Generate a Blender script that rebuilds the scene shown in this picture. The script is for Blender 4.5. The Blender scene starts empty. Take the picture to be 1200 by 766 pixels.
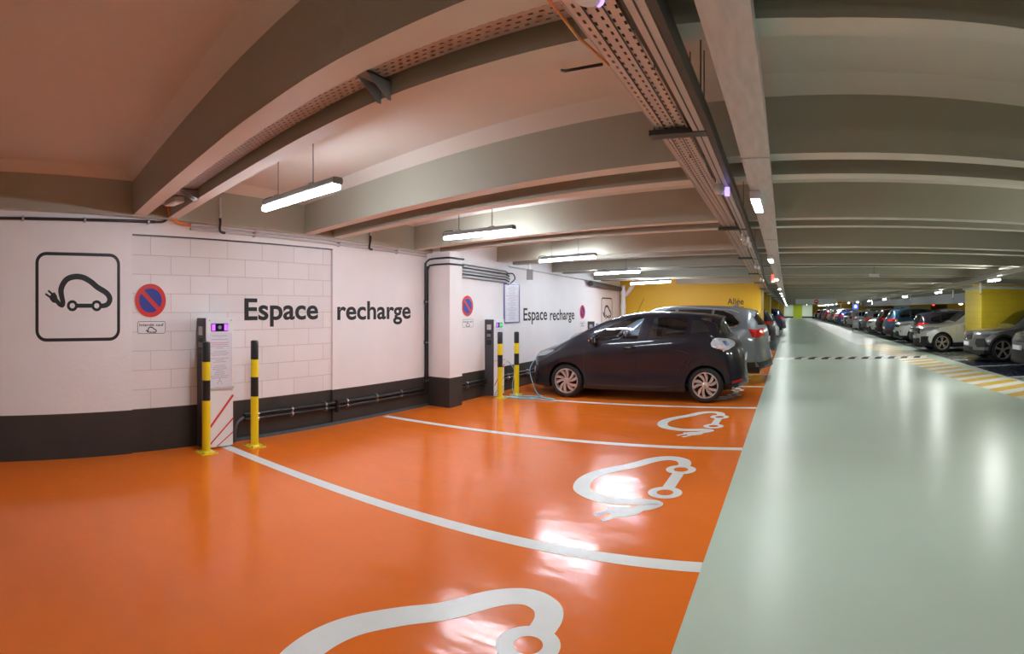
import bpy, bmesh, math, random
from math import sin, cos, tan, pi, atan2, hypot, radians, sqrt
from mathutils import Vector, Matrix
from mathutils.bvhtree import BVHTree
import numpy as np

random.seed(7)
SC = bpy.context.scene
COL = SC.collection
EYE = 1.6

# ------------------------------------------------------------------ materials
def srgb(r, g, b):
    f = lambda c: (c/255/12.92) if c/255 <= .04045 else ((c/255+.055)/1.055)**2.4
    return (f(r), f(g), f(b), 1)

def new_mat(name):
    m = bpy.data.materials.new(name); m.use_nodes = True
    nt = m.node_tree
    return m, nt, nt.nodes['Principled BSDF'], nt.nodes['Material Output']

def mat(name, col, rough=.5, metal=0., coat=0., spec=.5, var=0., vscale=3., bump=0., bscale=40., emit=None, estr=0., stretch=None):
    m, nt, p, out = new_mat(name)
    if len(col) == 3: col = (*col, 1)
    p.inputs['Base Color'].default_value = col
    p.inputs['Roughness'].default_value = rough
    p.inputs['Metallic'].default_value = metal
    p.inputs['Coat Weight'].default_value = coat
    p.inputs['Coat Roughness'].default_value = .06
    p.inputs['Specular IOR Level'].default_value = spec
    if emit:
        p.inputs['Emission Color'].default_value = (*emit[:3], 1)
        p.inputs['Emission Strength'].default_value = estr
    if var or bump:
        tc = nt.nodes.new('ShaderNodeTexCoord')
        src = tc.outputs['Object']
        if stretch:
            mp = nt.nodes.new('ShaderNodeMapping'); mp.inputs['Scale'].default_value = stretch
            nt.links.new(src, mp.inputs['Vector']); src = mp.outputs['Vector']
    if var:
        n = nt.nodes.new('ShaderNodeTexNoise'); n.inputs['Scale'].default_value = vscale; n.inputs['Detail'].default_value = 5
        nt.links.new(src, n.inputs['Vector'])
        mx = nt.nodes.new('ShaderNodeMix'); mx.data_type = 'RGBA'
        mx.inputs['A'].default_value = tuple(c*(1-var) for c in col[:3])+(1,)
        mx.inputs['B'].default_value = tuple(min(1, c*(1+var)) for c in col[:3])+(1,)
        nt.links.new(n.outputs['Fac'], mx.inputs['Factor']); nt.links.new(mx.outputs['Result'], p.inputs['Base Color'])
    if bump:
        n2 = nt.nodes.new('ShaderNodeTexNoise'); n2.inputs['Scale'].default_value = bscale; n2.inputs['Detail'].default_value = 4
        nt.links.new(src, n2.inputs['Vector'])
        b = nt.nodes.new('ShaderNodeBump'); b.inputs['Strength'].default_value = bump; b.inputs['Distance'].default_value = .01
        nt.links.new(n2.outputs['Fac'], b.inputs['Height']); nt.links.new(b.outputs['Normal'], p.inputs['Normal'])
    return m

def floor_mat(name, col, var, r0, r1, bumpd):
    """glossy epoxy: patchy roughness, trowel waves, scuffs"""
    m, nt, p, out = new_mat(name)
    N = nt.nodes.new; L = nt.links.new
    geo = N('ShaderNodeNewGeometry')
    n1 = N('ShaderNodeTexNoise'); n1.inputs['Scale'].default_value = .9; n1.inputs['Detail'].default_value = 6
    n2 = N('ShaderNodeTexNoise'); n2.inputs['Scale'].default_value = 7; n2.inputs['Detail'].default_value = 7; n2.inputs['Roughness'].default_value = .65
    n3 = N('ShaderNodeTexNoise'); n3.inputs['Scale'].default_value = 2.2; n3.inputs['Detail'].default_value = 3
    mp = N('ShaderNodeMapping'); mp.inputs['Scale'].default_value = (.5, 1.6, 1)
    L(geo.outputs['Position'], mp.inputs['Vector'])
    for n in (n1, n2): L(geo.outputs['Position'], n.inputs['Vector'])
    L(mp.outputs['Vector'], n3.inputs['Vector'])
    mx = N('ShaderNodeMix'); mx.data_type = 'RGBA'
    mx.inputs['A'].default_value = tuple(c*(1-var) for c in col[:3])+(1,)
    mx.inputs['B'].default_value = tuple(min(1, c*(1+var)) for c in col[:3])+(1,)
    ad = N('ShaderNodeMath'); ad.operation = 'MULTIPLY_ADD'; ad.inputs[1].default_value = .4; ad.inputs[2].default_value = .3
    mul = N('ShaderNodeMath'); mul.operation = 'ADD'
    L(n2.outputs['Fac'], ad.inputs[0]); 
    sc = N('ShaderNodeMath'); sc.operation = 'MULTIPLY_ADD'; sc.inputs[1].default_value = 1.2; sc.inputs[2].default_value = -.6
    L(n1.outputs['Fac'], sc.inputs[0]); L(ad.outputs[0], mul.inputs[0]); L(sc.outputs[0], mul.inputs[1]); 
    L(mul.outputs[0], mx.inputs['Factor']); L(mx.outputs['Result'], p.inputs['Base Color'])
    mr = N('ShaderNodeMapRange'); mr.inputs['From Min'].default_value = .3; mr.inputs['From Max'].default_value = .7
    mr.inputs['To Min'].default_value = r0; mr.inputs['To Max'].default_value = r1
    L(n2.outputs['Fac'], mr.inputs['Value']); L(mr.outputs['Result'], p.inputs['Roughness'])
    b = N('ShaderNodeBump'); b.inputs['Strength'].default_value = 1; b.inputs['Distance'].default_value = bumpd
    L(n3.outputs['Fac'], b.inputs['Height'])
    b2 = N('ShaderNodeBump'); b2.inputs['Strength'].default_value = 1; b2.inputs['Distance'].default_value = bumpd*.16
    n4 = N('ShaderNodeTexNoise'); n4.inputs['Scale'].default_value = 9; n4.inputs['Detail'].default_value = 3
    L(geo.outputs['Position'], n4.inputs['Vector']); L(n4.outputs['Fac'], b2.inputs['Height'])
    L(b.outputs['Normal'], b2.inputs['Normal']); L(b2.outputs['Normal'], p.inputs['Normal'])
    p.inputs['Specular IOR Level'].default_value = .36
    return m

def wall_mat(name, white, dark, split, block=False, axis='Y', base=.0):
    """painted wall: white over a dark painted dado; optionally block courses"""
    m, nt, p, out = new_mat(name)
    N = nt.nodes.new; L = nt.links.new
    geo = N('ShaderNodeNewGeometry'); sp = N('ShaderNodeSeparateXYZ'); L(geo.outputs['Position'], sp.inputs[0])
    gt = N('ShaderNodeMath'); gt.operation = 'GREATER_THAN'; gt.inputs[1].default_value = split; L(sp.outputs['Z'], gt.inputs[0])
    n1 = N('ShaderNodeTexNoise'); n1.inputs['Scale'].default_value = 2.5; n1.inputs['Detail'].default_value = 6
    L(geo.outputs['Position'], n1.inputs['Vector'])
    def ramp(c, v):
        mx = N('ShaderNodeMix'); mx.data_type = 'RGBA'
        mx.inputs['A'].default_value = tuple(x*(1-v) for x in c[:3])+(1,); mx.inputs['B'].default_value = tuple(min(1, x*(1+v)) for x in c[:3])+(1,)
        L(n1.outputs['Fac'], mx.inputs['Factor']); return mx.outputs['Result']
    w, d = ramp(white, .05), ramp(dark, .35)
    mx = N('ShaderNodeMix'); mx.data_type = 'RGBA'
    L(gt.outputs[0], mx.inputs['Factor']); L(d, mx.inputs['A']); L(w, mx.inputs['B'])
    res = mx.outputs['Result']
    b = N('ShaderNodeBump'); b.inputs['Strength'].default_value = .5; b.inputs['Distance'].default_value = .006
    n2 = N('ShaderNodeTexNoise'); n2.inputs['Scale'].default_value = 22; n2.inputs['Detail'].default_value = 5
    L(geo.outputs['Position'], n2.inputs['Vector'])
    h = n2.outputs['Fac']
    if block:
        cb = N('ShaderNodeCombineXYZ'); L(sp.outputs[axis], cb.inputs['X'])
        sub = N('ShaderNodeMath'); sub.operation = 'SUBTRACT'; sub.inputs[1].default_value = base; L(sp.outputs['Z'], sub.inputs[0]); L(sub.outputs[0], cb.inputs['Y'])
        br = N('ShaderNodeTexBrick'); br.inputs['Scale'].default_value = 1
        br.inputs['Brick Width'].default_value = .5; br.inputs['Row Height'].default_value = .2155
        br.inputs['Mortar Size'].default_value = .005; br.inputs['Mortar Smooth'].default_value = .3
        br.inputs['Color1'].default_value = (1, 1, 1, 1); br.inputs['Color2'].default_value = (.94, .94, .94, 1); br.inputs['Mortar'].default_value = (.74, .62, .60, 1)
        L(cb.outputs[0], br.inputs['Vector'])
        mm = N('ShaderNodeMix'); mm.data_type = 'RGBA'; mm.blend_type = 'MULTIPLY'; mm.inputs['Factor'].default_value = .8
        L(res, mm.inputs['A']); L(br.outputs['Color'], mm.inputs['B']); res = mm.outputs['Result']
        ma = N('ShaderNodeMath'); ma.operation = 'MULTIPLY_ADD'; ma.inputs[1].default_value = -1.2
        L(br.outputs['Fac'], ma.inputs[0]); L(h, ma.inputs[2]); h = ma.outputs[0]
    L(h, b.inputs['Height']); L(b.outputs['Normal'], p.inputs['Normal'])
    L(res, p.inputs['Base Color']); p.inputs['Roughness'].default_value = .55
    return m

def perforated_mat(name, col, ax, ay, px, py):
    """sheet with punched slots (see-through)"""
    m, nt, p, out = new_mat(name)
    N = nt.nodes.new; L = nt.links.new
    p.inputs['Base Color'].default_value = col; p.inputs['Metallic'].default_value = .5; p.inputs['Roughness'].default_value = .42
    geo = N('ShaderNodeNewGeometry'); sp = N('ShaderNodeSeparateXYZ'); L(geo.outputs['Position'], sp.inputs[0])
    def fr(sock, period, duty, off=None):
        d = N('ShaderNodeMath'); d.operation = 'DIVIDE'; d.inputs[1].default_value = period; L(sock, d.inputs[0])
        s = d.outputs[0]
        if off is not None:
            a = N('ShaderNodeMath'); a.operation = 'ADD'; L(s, a.inputs[0]); L(off, a.inputs[1]); s = a.outputs[0]
        f = N('ShaderNodeMath'); f.operation = 'FRACT'; L(s, f.inputs[0])
        g = N('ShaderNodeMath'); g.operation = 'LESS_THAN'; g.inputs[1].default_value = duty; L(f.outputs[0], g.inputs[0]); return g.outputs[0], d.outputs[0]
    g1, d1 = fr(sp.outputs[ax], px, .30)
    fl = N('ShaderNodeMath'); fl.operation = 'FLOOR'; L(d1, fl.inputs[0])
    hf = N('ShaderNodeMath'); hf.operation = 'MULTIPLY'; hf.inputs[1].default_value = .5; L(fl.outputs[0], hf.inputs[0])
    g2, _ = fr(sp.outputs[ay], py, .45, hf.outputs[0])
    mu = N('ShaderNodeMath'); mu.operation = 'MULTIPLY'; L(g1, mu.inputs[0]); L(g2, mu.inputs[1])
    tr = N('ShaderNodeBsdfTransparent'); ms = N('ShaderNodeMixShader')
    L(mu.outputs[0], ms.inputs[0]); L(p.outputs[0], ms.inputs[1]); L(tr.outputs[0], ms.inputs[2]); L(ms.outputs[0], out.inputs['Surface'])
    return m

def glass_mat(name, tint, refl=.12):
    m, nt, p, out = new_mat(name)
    N = nt.nodes.new; L = nt.links.new
    tr = N('ShaderNodeBsdfTransparent'); tr.inputs['Color'].default_value = (*tint, 1)
    gl = N('ShaderNodeBsdfGlossy'); gl.inputs['Roughness'].default_value = .03; gl.inputs['Color'].default_value = (.9, .93, 1, 1)
    fr = N('ShaderNodeFresnel'); fr.inputs['IOR'].default_value = 1.5
    ad = N('ShaderNodeMath'); ad.operation = 'ADD'; ad.inputs[1].default_value = refl-.04; ad.use_clamp = True; L(fr.outputs[0], ad.inputs[0])
    ms = N('ShaderNodeMixShader'); L(ad.outputs[0], ms.inputs[0]); L(tr.outputs[0], ms.inputs[1]); L(gl.outputs[0], ms.inputs[2]); L(ms.outputs[0], out.inputs['Surface'])
    return m

def emis(name, col, s, base=(.9, .9, .9)):
    return mat(name, base, .4, emit=col, estr=s)

M = {}
M['orange'] = floor_mat('orange_epoxy', (.86, .185, .018), .10, .13, .20, .007)
M['green'] = floor_mat('pale_green_epoxy', (.54, .645, .56), .06, .28, .34, .003)
M['navy'] = floor_mat('navy_bay_paint', (.012, .018, .045), .2, .2, .4, .003)
M['grey_floor'] = floor_mat('grey_bay_floor', (.16, .18, .18), .12, .2, .4, .003)
M['line'] = mat('white_marking_paint', (.80, .82, .80), .32, var=.06, vscale=9)
M['line_yellow'] = mat('yellow_marking_paint', (.72, .46, .07), .4, var=.12, vscale=8)
M['bump_black'] = mat('black_rubber', (.02, .02, .022), .5)
WHITE, DARK = (.82, .795, .805), (.034, .030, .027)
M['wall'] = wall_mat('white_wall_paint_dark_dado', WHITE, DARK, .482)
M['wall_block'] = wall_mat('white_blockwork_dark_dado', WHITE, DARK, .482, True, 'Y', .482-.431)
M['ywall'] = wall_mat('yellow_wall_paint', (.66, .40, .012), (.03, .028, .025), .35)
M['yblock'] = wall_mat('yellow_blockwork', (.74, .56, .03), (.03, .028, .025), .2, True, 'X', .0)
M['greenend'] = wall_mat('white_end_wall', (.75, .8, .68), (.03, .03, .03), .3)
M['lime'] = mat('lime_paint', (.45, .5, .02), .5)
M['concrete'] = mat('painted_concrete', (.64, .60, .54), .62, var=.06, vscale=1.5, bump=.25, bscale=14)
M['beam_face'] = mat('greige_beam_face', (.36, .345, .275), .6, var=.06, vscale=1.5, bump=.25, bscale=14)  # upright beam faces: darker greige than the undersides and slab
M['greyconc'] = mat('grey_girder', (.42, .45, .47), .6, var=.06)
M['kerb'] = mat('dirty_kerb', (.05, .052, .055), .7, var=.4, vscale=12)
M['black_paint'] = mat('black_lettering_paint', (.006, .006, .008), .5)
M['black'] = mat('black_plastic', (.012, .012, .013), .35)
M['dgrey'] = mat('dark_grey_plastic', (.065, .066, .075), .4)
M['grey'] = mat('grey_plastic', (.25, .25, .26), .45)
M['lgrey'] = mat('light_grey_conduit', (.55, .53, .52), .4)
M['steel'] = mat('steel', (.5, .5, .52), .3, metal=1)
M['galv'] = mat('galvanised_sheet', (.58, .56, .56), .48, metal=.6, var=.22, vscale=6, stretch=(6, 1, 1))
M['alu'] = mat('aluminium_trunking', (.55, .54, .54), .4, metal=.5)
M['dsteel'] = mat('dark_steel_channel', (.07, .08, .075), .45, metal=.4)
M['tray'] = perforated_mat('perforated_tray', (.60, .55, .53, 1), 'X', 'Y', .030, .046)
M['tray2'] = perforated_mat('perforated_tray_across', (.50, .45, .42, 1), 'Y', 'X', .030, .046)
M['white'] = mat('white_enamel', (.80, .80, .82), .3)
M['yellow'] = mat('yellow_bollard_paint', (.86, .66, .008), .3, coat=.3)
M['blk_gloss'] = mat('black_bollard_paint', (.012, .012, .013), .3, coat=.3)
M['red'] = mat('sign_red', (.62, .020, .015), .4)
M['blue'] = mat('sign_blue', (.025, .035, .30), .4)
M['redstripe'] = mat('red_stripe', (.62, .05, .035), .4)
M['paper'] = mat('notice_paper', (.72, .72, .80), .4)
M['ink'] = mat('grey_print', (.32, .32, .42), .5)
M['redink'] = mat('red_print', (.6, .12, .1), .5)
M['frame_violet'] = mat('blue_violet_frame', (.17, .17, .34), .3, metal=.3)
M['screen_purple'] = emis('purple_screen_light', (.36, .08, 1.0), 1.6, (.1, .02, .2))
M['screen_green'] = emis('green_screen_light', (.05, .8, .22), .55, (.02, .2, .08))
M['screen_dark'] = mat('dark_screen', (.02, .012, .05), .12)
M['orange_cable'] = mat('orange_cable_sheath', (.75, .22, .04), .4)
M['blue_cable'] = mat('pale_blue_cable_sheath', (.22, .50, .58), .4)
M['tube'] = emis('fluorescent_tube', (.81, .90, 1.0), 80)
M['led'] = emis('led_strip', (.93, 1.0, .98), 135)
M['led_rail'] = emis('rail_tube', (.97, 1.0, .95), 240)
M['indicator'] = emis('violet_indicator', (.35, .25, 1.0), 1.2)
M['indicator_red'] = emis('red_indicator', (1, .06, .03), 1.5)
M['bluesign'] = emis('backlit_blue_sign', (.08, .14, .75), 1.1, (.05, .08, .4))
M['whitesign'] = emis('backlit_white_sign', (.7, .85, 1), 3)
M['bannerw'] = mat('white_banner', (.70, .74, .72), .5)
M['glassball'] = mat('clear_dome', (.5, .5, .5), .1, coat=1)
# cars
M['tyre'] = mat('tyre_rubber', (.012, .012, .013), .7)
M['alloy'] = mat('alloy', (.62, .58, .56), .28, metal=.7)
M['alloy_dark'] = mat('dark_alloy', (.010, .010, .011), .4, metal=.4)
M['cladding'] = mat('black_cladding', (.014, .014, .015), .5)
M['chrome'] = mat('chrome', (.75, .75, .77), .12, metal=1)
M['glass'] = glass_mat('clear_car_glass', (.74, .80, .84), .10)
M['glass_dark'] = glass_mat('tinted_car_glass', (.16, .18, .20), .09)
M['glass_black'] = glass_mat('dark_car_glass', (.035, .04, .045), .10)
M['glass_rear'] = glass_mat('reflective_rear_glass', (.25, .28, .31), .30)
M['headlamp'] = mat('headlamp_lens', (.34, .36, .40), .15, metal=.2, coat=1, var=.5, vscale=25)
M['tail'] = mat('red_tail_lens', (.55, .012, .012), .12, coat=1)
M['tail_clear'] = mat('clear_tail_lens', (.62, .64, .74), .15, metal=.25, coat=1, var=.35, vscale=16)
M['lamp_blue'] = mat('blue_lamp_reflector', (.16, .20, .42), .12, metal=.4, coat=1, var=.5, vscale=30)
M['amber_pale'] = mat('pale_amber_lens', (.75, .42, .26), .2, coat=1)
M['plate'] = mat('number_plate', (.75, .76, .8), .4)
M['cabin'] = mat('dark_cabin', (.025, .026, .03), .7)
M['seat'] = mat('seat_fabric', (.035, .04, .05), .8)
M['seat_light'] = mat('pale_seat_fabric', (.30, .42, .52), .8)
M['amber'] = mat('amber_lens', (.8, .25, .06), .2, coat=1)
def paint(name, col, metal=.45, rough=.3):
    return mat(name, col, rough, metal=metal, coat=1)
P = {
 'black': mat('car_black', (.017, .015, .022), .35, spec=.12, coat=.65),
 'pearl': paint('car_grey_blue', (.25, .27, .305), .5, .28),
 'grey': paint('car_mid_grey', (.17, .175, .19), .4, .3),
 'silver': paint('car_silver', (.60, .62, .62), .25, .3),
 'white': paint('car_white', (.66, .68, .68), 0, .35),
 'blue': paint('car_blue', (.012, .06, .115), .4),
 'darkblue': paint('car_dark_blue', (.012, .02, .06), .4),
 'midblue': paint('car_mid_blue', (.02, .05, .22), .4),
 'wine': paint('car_dark_wine', (.022, .010, .013), .4),
 'lav': paint('car_pale_silver', (.42, .44, .50), .4),
 'red': paint('car_red', (.28, .015, .015), .3),
}

# ------------------------------------------------------------------ mesh helpers
class MB:
    def __init__(s): s.v = []; s.f = []; s.m = []; s.mats = []
    def mi(s, m):
        if m not in s.mats: s.mats.append(m)
        return s.mats.index(m)
    def add(s, vs, fs, m):
        o = len(s.v); s.v += [tuple(v) for v in vs]; k = s.mi(m)
        for f in fs: s.f.append([i+o for i in f]); s.m.append(k)
    def box(s, x0, x1, y0, y1, z0, z1, m):
        vs = [(x, y, z) for z in (z0, z1) for y in (y0, y1) for x in (x0, x1)]
        s.add(vs, [(0, 2, 3, 1), (4, 5, 7, 6), (0, 1, 5, 4), (2, 6, 7, 3), (0, 4, 6, 2), (1, 3, 7, 5)], m)
    def rbox(s, x0, x1, y0, y1, z0, z1, m, r=.01, axis='z', n=4):
        """box with rounded vertical (axis) edges"""
        a = {'z': (x0, x1, y0, y1, z0, z1), 'x': (y0, y1, z0, z1, x0, x1), 'y': (z0, z1, x0, x1, y0, y1)}[axis]
        pts = []
        for cx, cy, a0 in ((a[1]-r, a[3]-r, 0), (a[0]+r, a[3]-r, pi/2), (a[0]+r, a[2]+r, pi), (a[1]-r, a[2]+r, 1.5*pi)):
            for i in range(n+1): t = a0+pi/2*i/n; pts.append((cx+r*cos(t), cy+r*sin(t)))
        s.prism(pts, a[4], a[5], m, axis)
    def prism(s, pts, h0, h1, m, axis='z'):
        f = {'z': lambda a, b, h: (a, b, h), 'x': lambda a, b, h: (h, a, b), 'y': lambda a, b, h: (b, h, a)}[axis]
        n = len(pts)
        vs = [f(a, b, h0) for a, b in pts]+[f(a, b, h1) for a, b in pts]
        fs = [tuple(range(n-1, -1, -1)), tuple(range(n, 2*n))]+[(i, (i+1) % n, (i+1) % n+n, i+n) for i in range(n)]
        s.add(vs, fs, m)
    def lathe(s, prof, m, seg=20, M4=None, mats=None, cap=True):
        """prof [(r,z)] turned about z, then transformed by M4; mats: one per band"""
        M4 = M4 or Matrix(); o = len(s.v)
        for r, z in prof:
            for k in range(seg): t = 2*pi*k/seg; s.v.append(tuple(M4 @ Vector((r*cos(t), r*sin(t), z))))
        for i in range(len(prof)-1):
            k0 = s.mi(mats[i] if mats else m)
            for k in range(seg):
                s.f.append([o+i*seg+k, o+i*seg+(k+1) % seg, o+(i+1)*seg+(k+1) % seg, o+(i+1)*seg+k]); s.m.append(k0)
        if not cap: return
        if prof[0][0] > 1e-5: s.f.append([o+k for k in range(seg-1, -1, -1)]); s.m.append(s.mi(mats[0] if mats else m))
        if prof[-1][0] > 1e-5: s.f.append([o+(len(prof)-1)*seg+k for k in range(seg)]); s.m.append(s.mi(mats[-1] if mats else m))
    def tube(s, pts, r, m, seg=10, cap=True):
        pts = [Vector(p) for p in pts]; n = len(pts); vs = []
        up = None
        for i, p in enumerate(pts):
            d = (pts[min(i+1, n-1)]-pts[max(i-1, 0)]).normalized()
            if up is None:
                up = Vector((0, 0, 1)) if abs(d.z) < .9 else Vector((1, 0, 0))
            a = d.cross(up).normalized(); up = a.cross(d).normalized()
            rr = r[i] if isinstance(r, (list, tuple)) else r
            for k in range(seg): t = 2*pi*k/seg; vs.append(p+a*rr*cos(t)+up*rr*sin(t))
        fs = [(i*seg+k, i*seg+(k+1) % seg, (i+1)*seg+(k+1) % seg, (i+1)*seg+k) for i in range(n-1) for k in range(seg)]
        if cap: fs += [tuple(range(seg-1, -1, -1)), tuple((n-1)*seg+k for k in range(seg))]
        s.add(vs, fs, m)
    def ball(s, c, rx, ry, rz, m, seg=16, rings=10):
        vs = []
        for i in range(rings+1):
            a = pi*i/rings
            for k in range(seg): t = 2*pi*k/seg; vs.append((c[0]+rx*sin(a)*cos(t), c[1]+ry*sin(a)*sin(t), c[2]-rz*cos(a)))
        s.add(vs, [(i*seg+k, i*seg+(k+1) % seg, (i+1)*seg+(k+1) % seg, (i+1)*seg+k) for i in range(rings) for k in range(seg)], m)
    def build(s, name, parent=None, smooth=0., loc=None, bevel=0.):
        me = bpy.data.meshes.new(name); me.from_pydata(s.v, [], s.f)
        for m in s.mats: me.materials.append(m)
        me.polygons.foreach_set('material_index', s.m)
        bm = bmesh.new(); bm.from_mesh(me); bmesh.ops.remove_doubles(bm, verts=bm.verts, dist=1e-6)
        bmesh.ops.recalc_face_normals(bm, faces=bm.faces); bm.to_mesh(me); bm.free()
        if smooth: me.shade_smooth(); me.set_sharp_from_angle(angle=radians(smooth))
        o = bpy.data.objects.new(name, me); COL.objects.link(o)
        if parent: o.parent = parent
        if loc: o.location = loc
        if bevel:
            b = o.modifiers.new('bevel', 'BEVEL'); b.width = bevel; b.segments = 2; b.limit_method = 'ANGLE'
        return o

def empty(name, loc=(0, 0, 0), rz=0, parent=None):
    o = bpy.data.objects.new(name, None); COL.objects.link(o); o.location = loc; o.rotation_euler = (0, 0, rz)
    if parent: o.parent = parent
    return o
def tag(o, label=None, cat=None, group=None, kind=None):
    if label: o['label'] = label
    if cat: o['category'] = cat
    if group: o['group'] = group
    if kind: o['kind'] = kind
    return o
def copy_tree(o, parent=None):
    c = o.copy(); COL.objects.link(c)
    if parent: c.parent = parent
    for ch in list(o.children): copy_tree(ch, c)
    return c

ONX = Matrix(((0, 0, 1, 0), (1, 0, 0, 0), (0, 1, 0, 0), (0, 0, 0, 1)))     # flat art (u,v,n) on a wall facing +X: u->Y v->Z n->X
ONY = Matrix(((1, 0, 0, 0), (0, 0, -1, 0), (0, 1, 0, 0), (0, 0, 0, 1)))    # on a wall facing -Y: u->X v->Z n->-Y
def at(m, x, y, z): return Matrix.Translation((x, y, z)) @ m

def lettering(name, text, width, M4, m, parent, bold=.012, height=None, thick=.0015):
    cu = bpy.data.curves.new(name, 'FONT'); cu.body = text; cu.size = 1; cu.offset = bold; cu.extrude = 0
    t = bpy.data.objects.new(name, cu); COL.objects.link(t)
    bpy.context.view_layer.update()
    me = bpy.data.meshes.new_from_object(t.evaluated_get(bpy.context.evaluated_depsgraph_get()))
    COL.objects.unlink(t); bpy.data.objects.remove(t)
    xs = [v.co.x for v in me.vertices]; ys = [v.co.y for v in me.vertices]
    w0 = min(xs); sx = width/(max(xs)-w0); sy = sx if height is None else height/.729
    for v in me.vertices: v.co = M4 @ Vector(((v.co.x-w0)*sx, v.co.y*sy, thick))
    me.materials.clear(); me.materials.append(m); me.name = name
    o = bpy.data.objects.new(name, me); COL.objects.link(o)
    if parent: o.parent = parent
    return o

def ribbon(mb, pts, w, M4, m, z=.0015, closed=False):
    """flat stroke of width w (number or list) along 2-D pts"""
    n = len(pts); vs = []
    for i, (x, y) in enumerate(pts):
        a = pts[(i-1) % n] if (closed or i > 0) else pts[0]; b = pts[(i+1) % n] if (closed or i < n-1) else pts[-1]
        dx, dy = b[0]-a[0], b[1]-a[1]; l = hypot(dx, dy) or 1
        ww = (w[i] if isinstance(w, (list, tuple)) else w)/2
        vs.append(M4 @ Vector((x-dy/l*ww, y+dx/l*ww, z))); vs.append(M4 @ Vector((x+dy/l*ww, y-dx/l*ww, z)))
    fs = [(2*i, 2*i+1, (2*i+3) % (2*n), (2*i+2) % (2*n)) for i in range(n if closed else n-1)]
    mb.add(vs, fs, m)
def poly(mb, pts, M4, m, z=.0015):
    mb.add([M4 @ Vector((x, y, z)) for x, y in pts], [tuple(range(len(pts)))], m)
def arc(cx, cy, r, a0, a1, n): return [(cx+r*cos(a0+(a1-a0)*i/n), cy+r*sin(a0+(a1-a0)*i/n)) for i in range(n+1)]
def smooth_path(pts, k=6):
    out = []; n = len(pts)
    for i in range(n-1):
        p0 = pts[max(i-1, 0)]; p1 = pts[i]; p2 = pts[i+1]; p3 = pts[min(i+2, n-1)]
        for j in range(k):
            t = j/k
            out.append(tuple(.5*((2*b)+(-a+c)*t+(2*a-5*b+4*c-d)*t*t+(-a+3*b-3*c+d)*t**3) for a, b, c, d in zip(p0, p1, p2, p3)))
    out.append(tuple(pts[-1])); return out

def ev_symbol(mb, s, M4, m, z=.0015, fat=1.):
    """plug-in car pictogram; local unit = 1/scale of the sign artwork, origin at the left wheel centre"""
    T = lambda L: [((x-398)*s, (520-y)*s) for x, y in L]
    path = smooth_path(T([(312, 498), (326, 512), (342, 518), (345, 500), (338, 465), (335, 435), (345, 405), (366, 378), (395, 365), (430, 361), (465, 368), (505, 390), (540, 418), (585, 444), (605, 464), (612, 485), (603, 507), (585, 518), (562, 521)]), 5)
    n = len(path)
    ww = [s*fat*(17+9*min(1, i/25)-5*max(0, (i-n*.8)/(n*.2))) for i in range(n)]
    ribbon(mb, path, ww, M4, m, z)
    for cx in (398, 536):
        ribbon(mb, arc((cx-398)*s, 0, 22.5*s, 0, 2*pi, 30)[:-1], 13*s*fat, M4, m, z+.0004, True)
    ribbon(mb, T([(424, 520), (510, 520)]), 19*s*fat, M4, m, z+.0002)
    poly(mb, T([(270, 472), (286, 452), (300, 448), (312, 466), (316, 482), (330, 498), (322, 512), (305, 506), (288, 502), (274, 486)]), M4, m, z+.0006)
    ribbon(mb, T([(280, 478), (249, 456)]), 9*s*fat, M4, m, z+.0003); ribbon(mb, T([(292, 462), (264, 438)]), 9*s*fat, M4, m, z+.0003)
# ------------------------------------------------------------------ setting
XW, XW2, XB, YA = -5.6, -5.35, -.55, 16.3        # wall, wall beyond the pillar, bay edge, yellow wall
YEND, YBACK, XR = 96., -7., 16.
def zb(y): return 2.66-.0175*min(max(y, 0), 17)  # underside of the beams (the deck falls away from the camera)
def interp(x, tab):
    if x <= tab[0][0]: return tab[0][1]
    for (a, b), (c, d) in zip(tab, tab[1:]):
        if x <= c: return b+(d-b)*(x-a)/(c-a)
    return tab[-1][1]
def pchip(pts):
    xs = np.array([p[0] for p in pts], float); ys = np.array([p[1] for p in pts], float)
    h = np.diff(xs); dl = np.diff(ys)/h; n = len(xs); d = np.zeros(n)
    for i in range(1, n-1):
        if dl[i-1]*dl[i] > 0:
            w1, w2 = 2*h[i]+h[i-1], h[i]+2*h[i-1]; d[i] = (w1+w2)/(w1/dl[i-1]+w2/dl[i])
    d[0], d[-1] = dl[0], dl[-1]
    def f(x):
        x = min(max(x, xs[0]), xs[-1]); i = min(max(int(np.searchsorted(xs, x))-1, 0), n-2); t = (x-xs[i])/h[i]
        return float((1+2*t)*(1-t)**2*ys[i]+t*(1-t)**2*h[i]*d[i]+t*t*(3-2*t)*ys[i+1]+t*t*(t-1)*h[i]*d[i+1])
    return f
SKEW = pchip([(-5.6, .53), (-4.4, .34), (-3.2, .165), (-2.4, .06), (-1.6, .0), (-.8, 0), (0, 0), (.8, -.10), (2, -.22), (6, -.34)])
def skew(x, near):
    if near: return SKEW(x)
    x = min(x, 6); return -.11*x+.009*x*x

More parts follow.
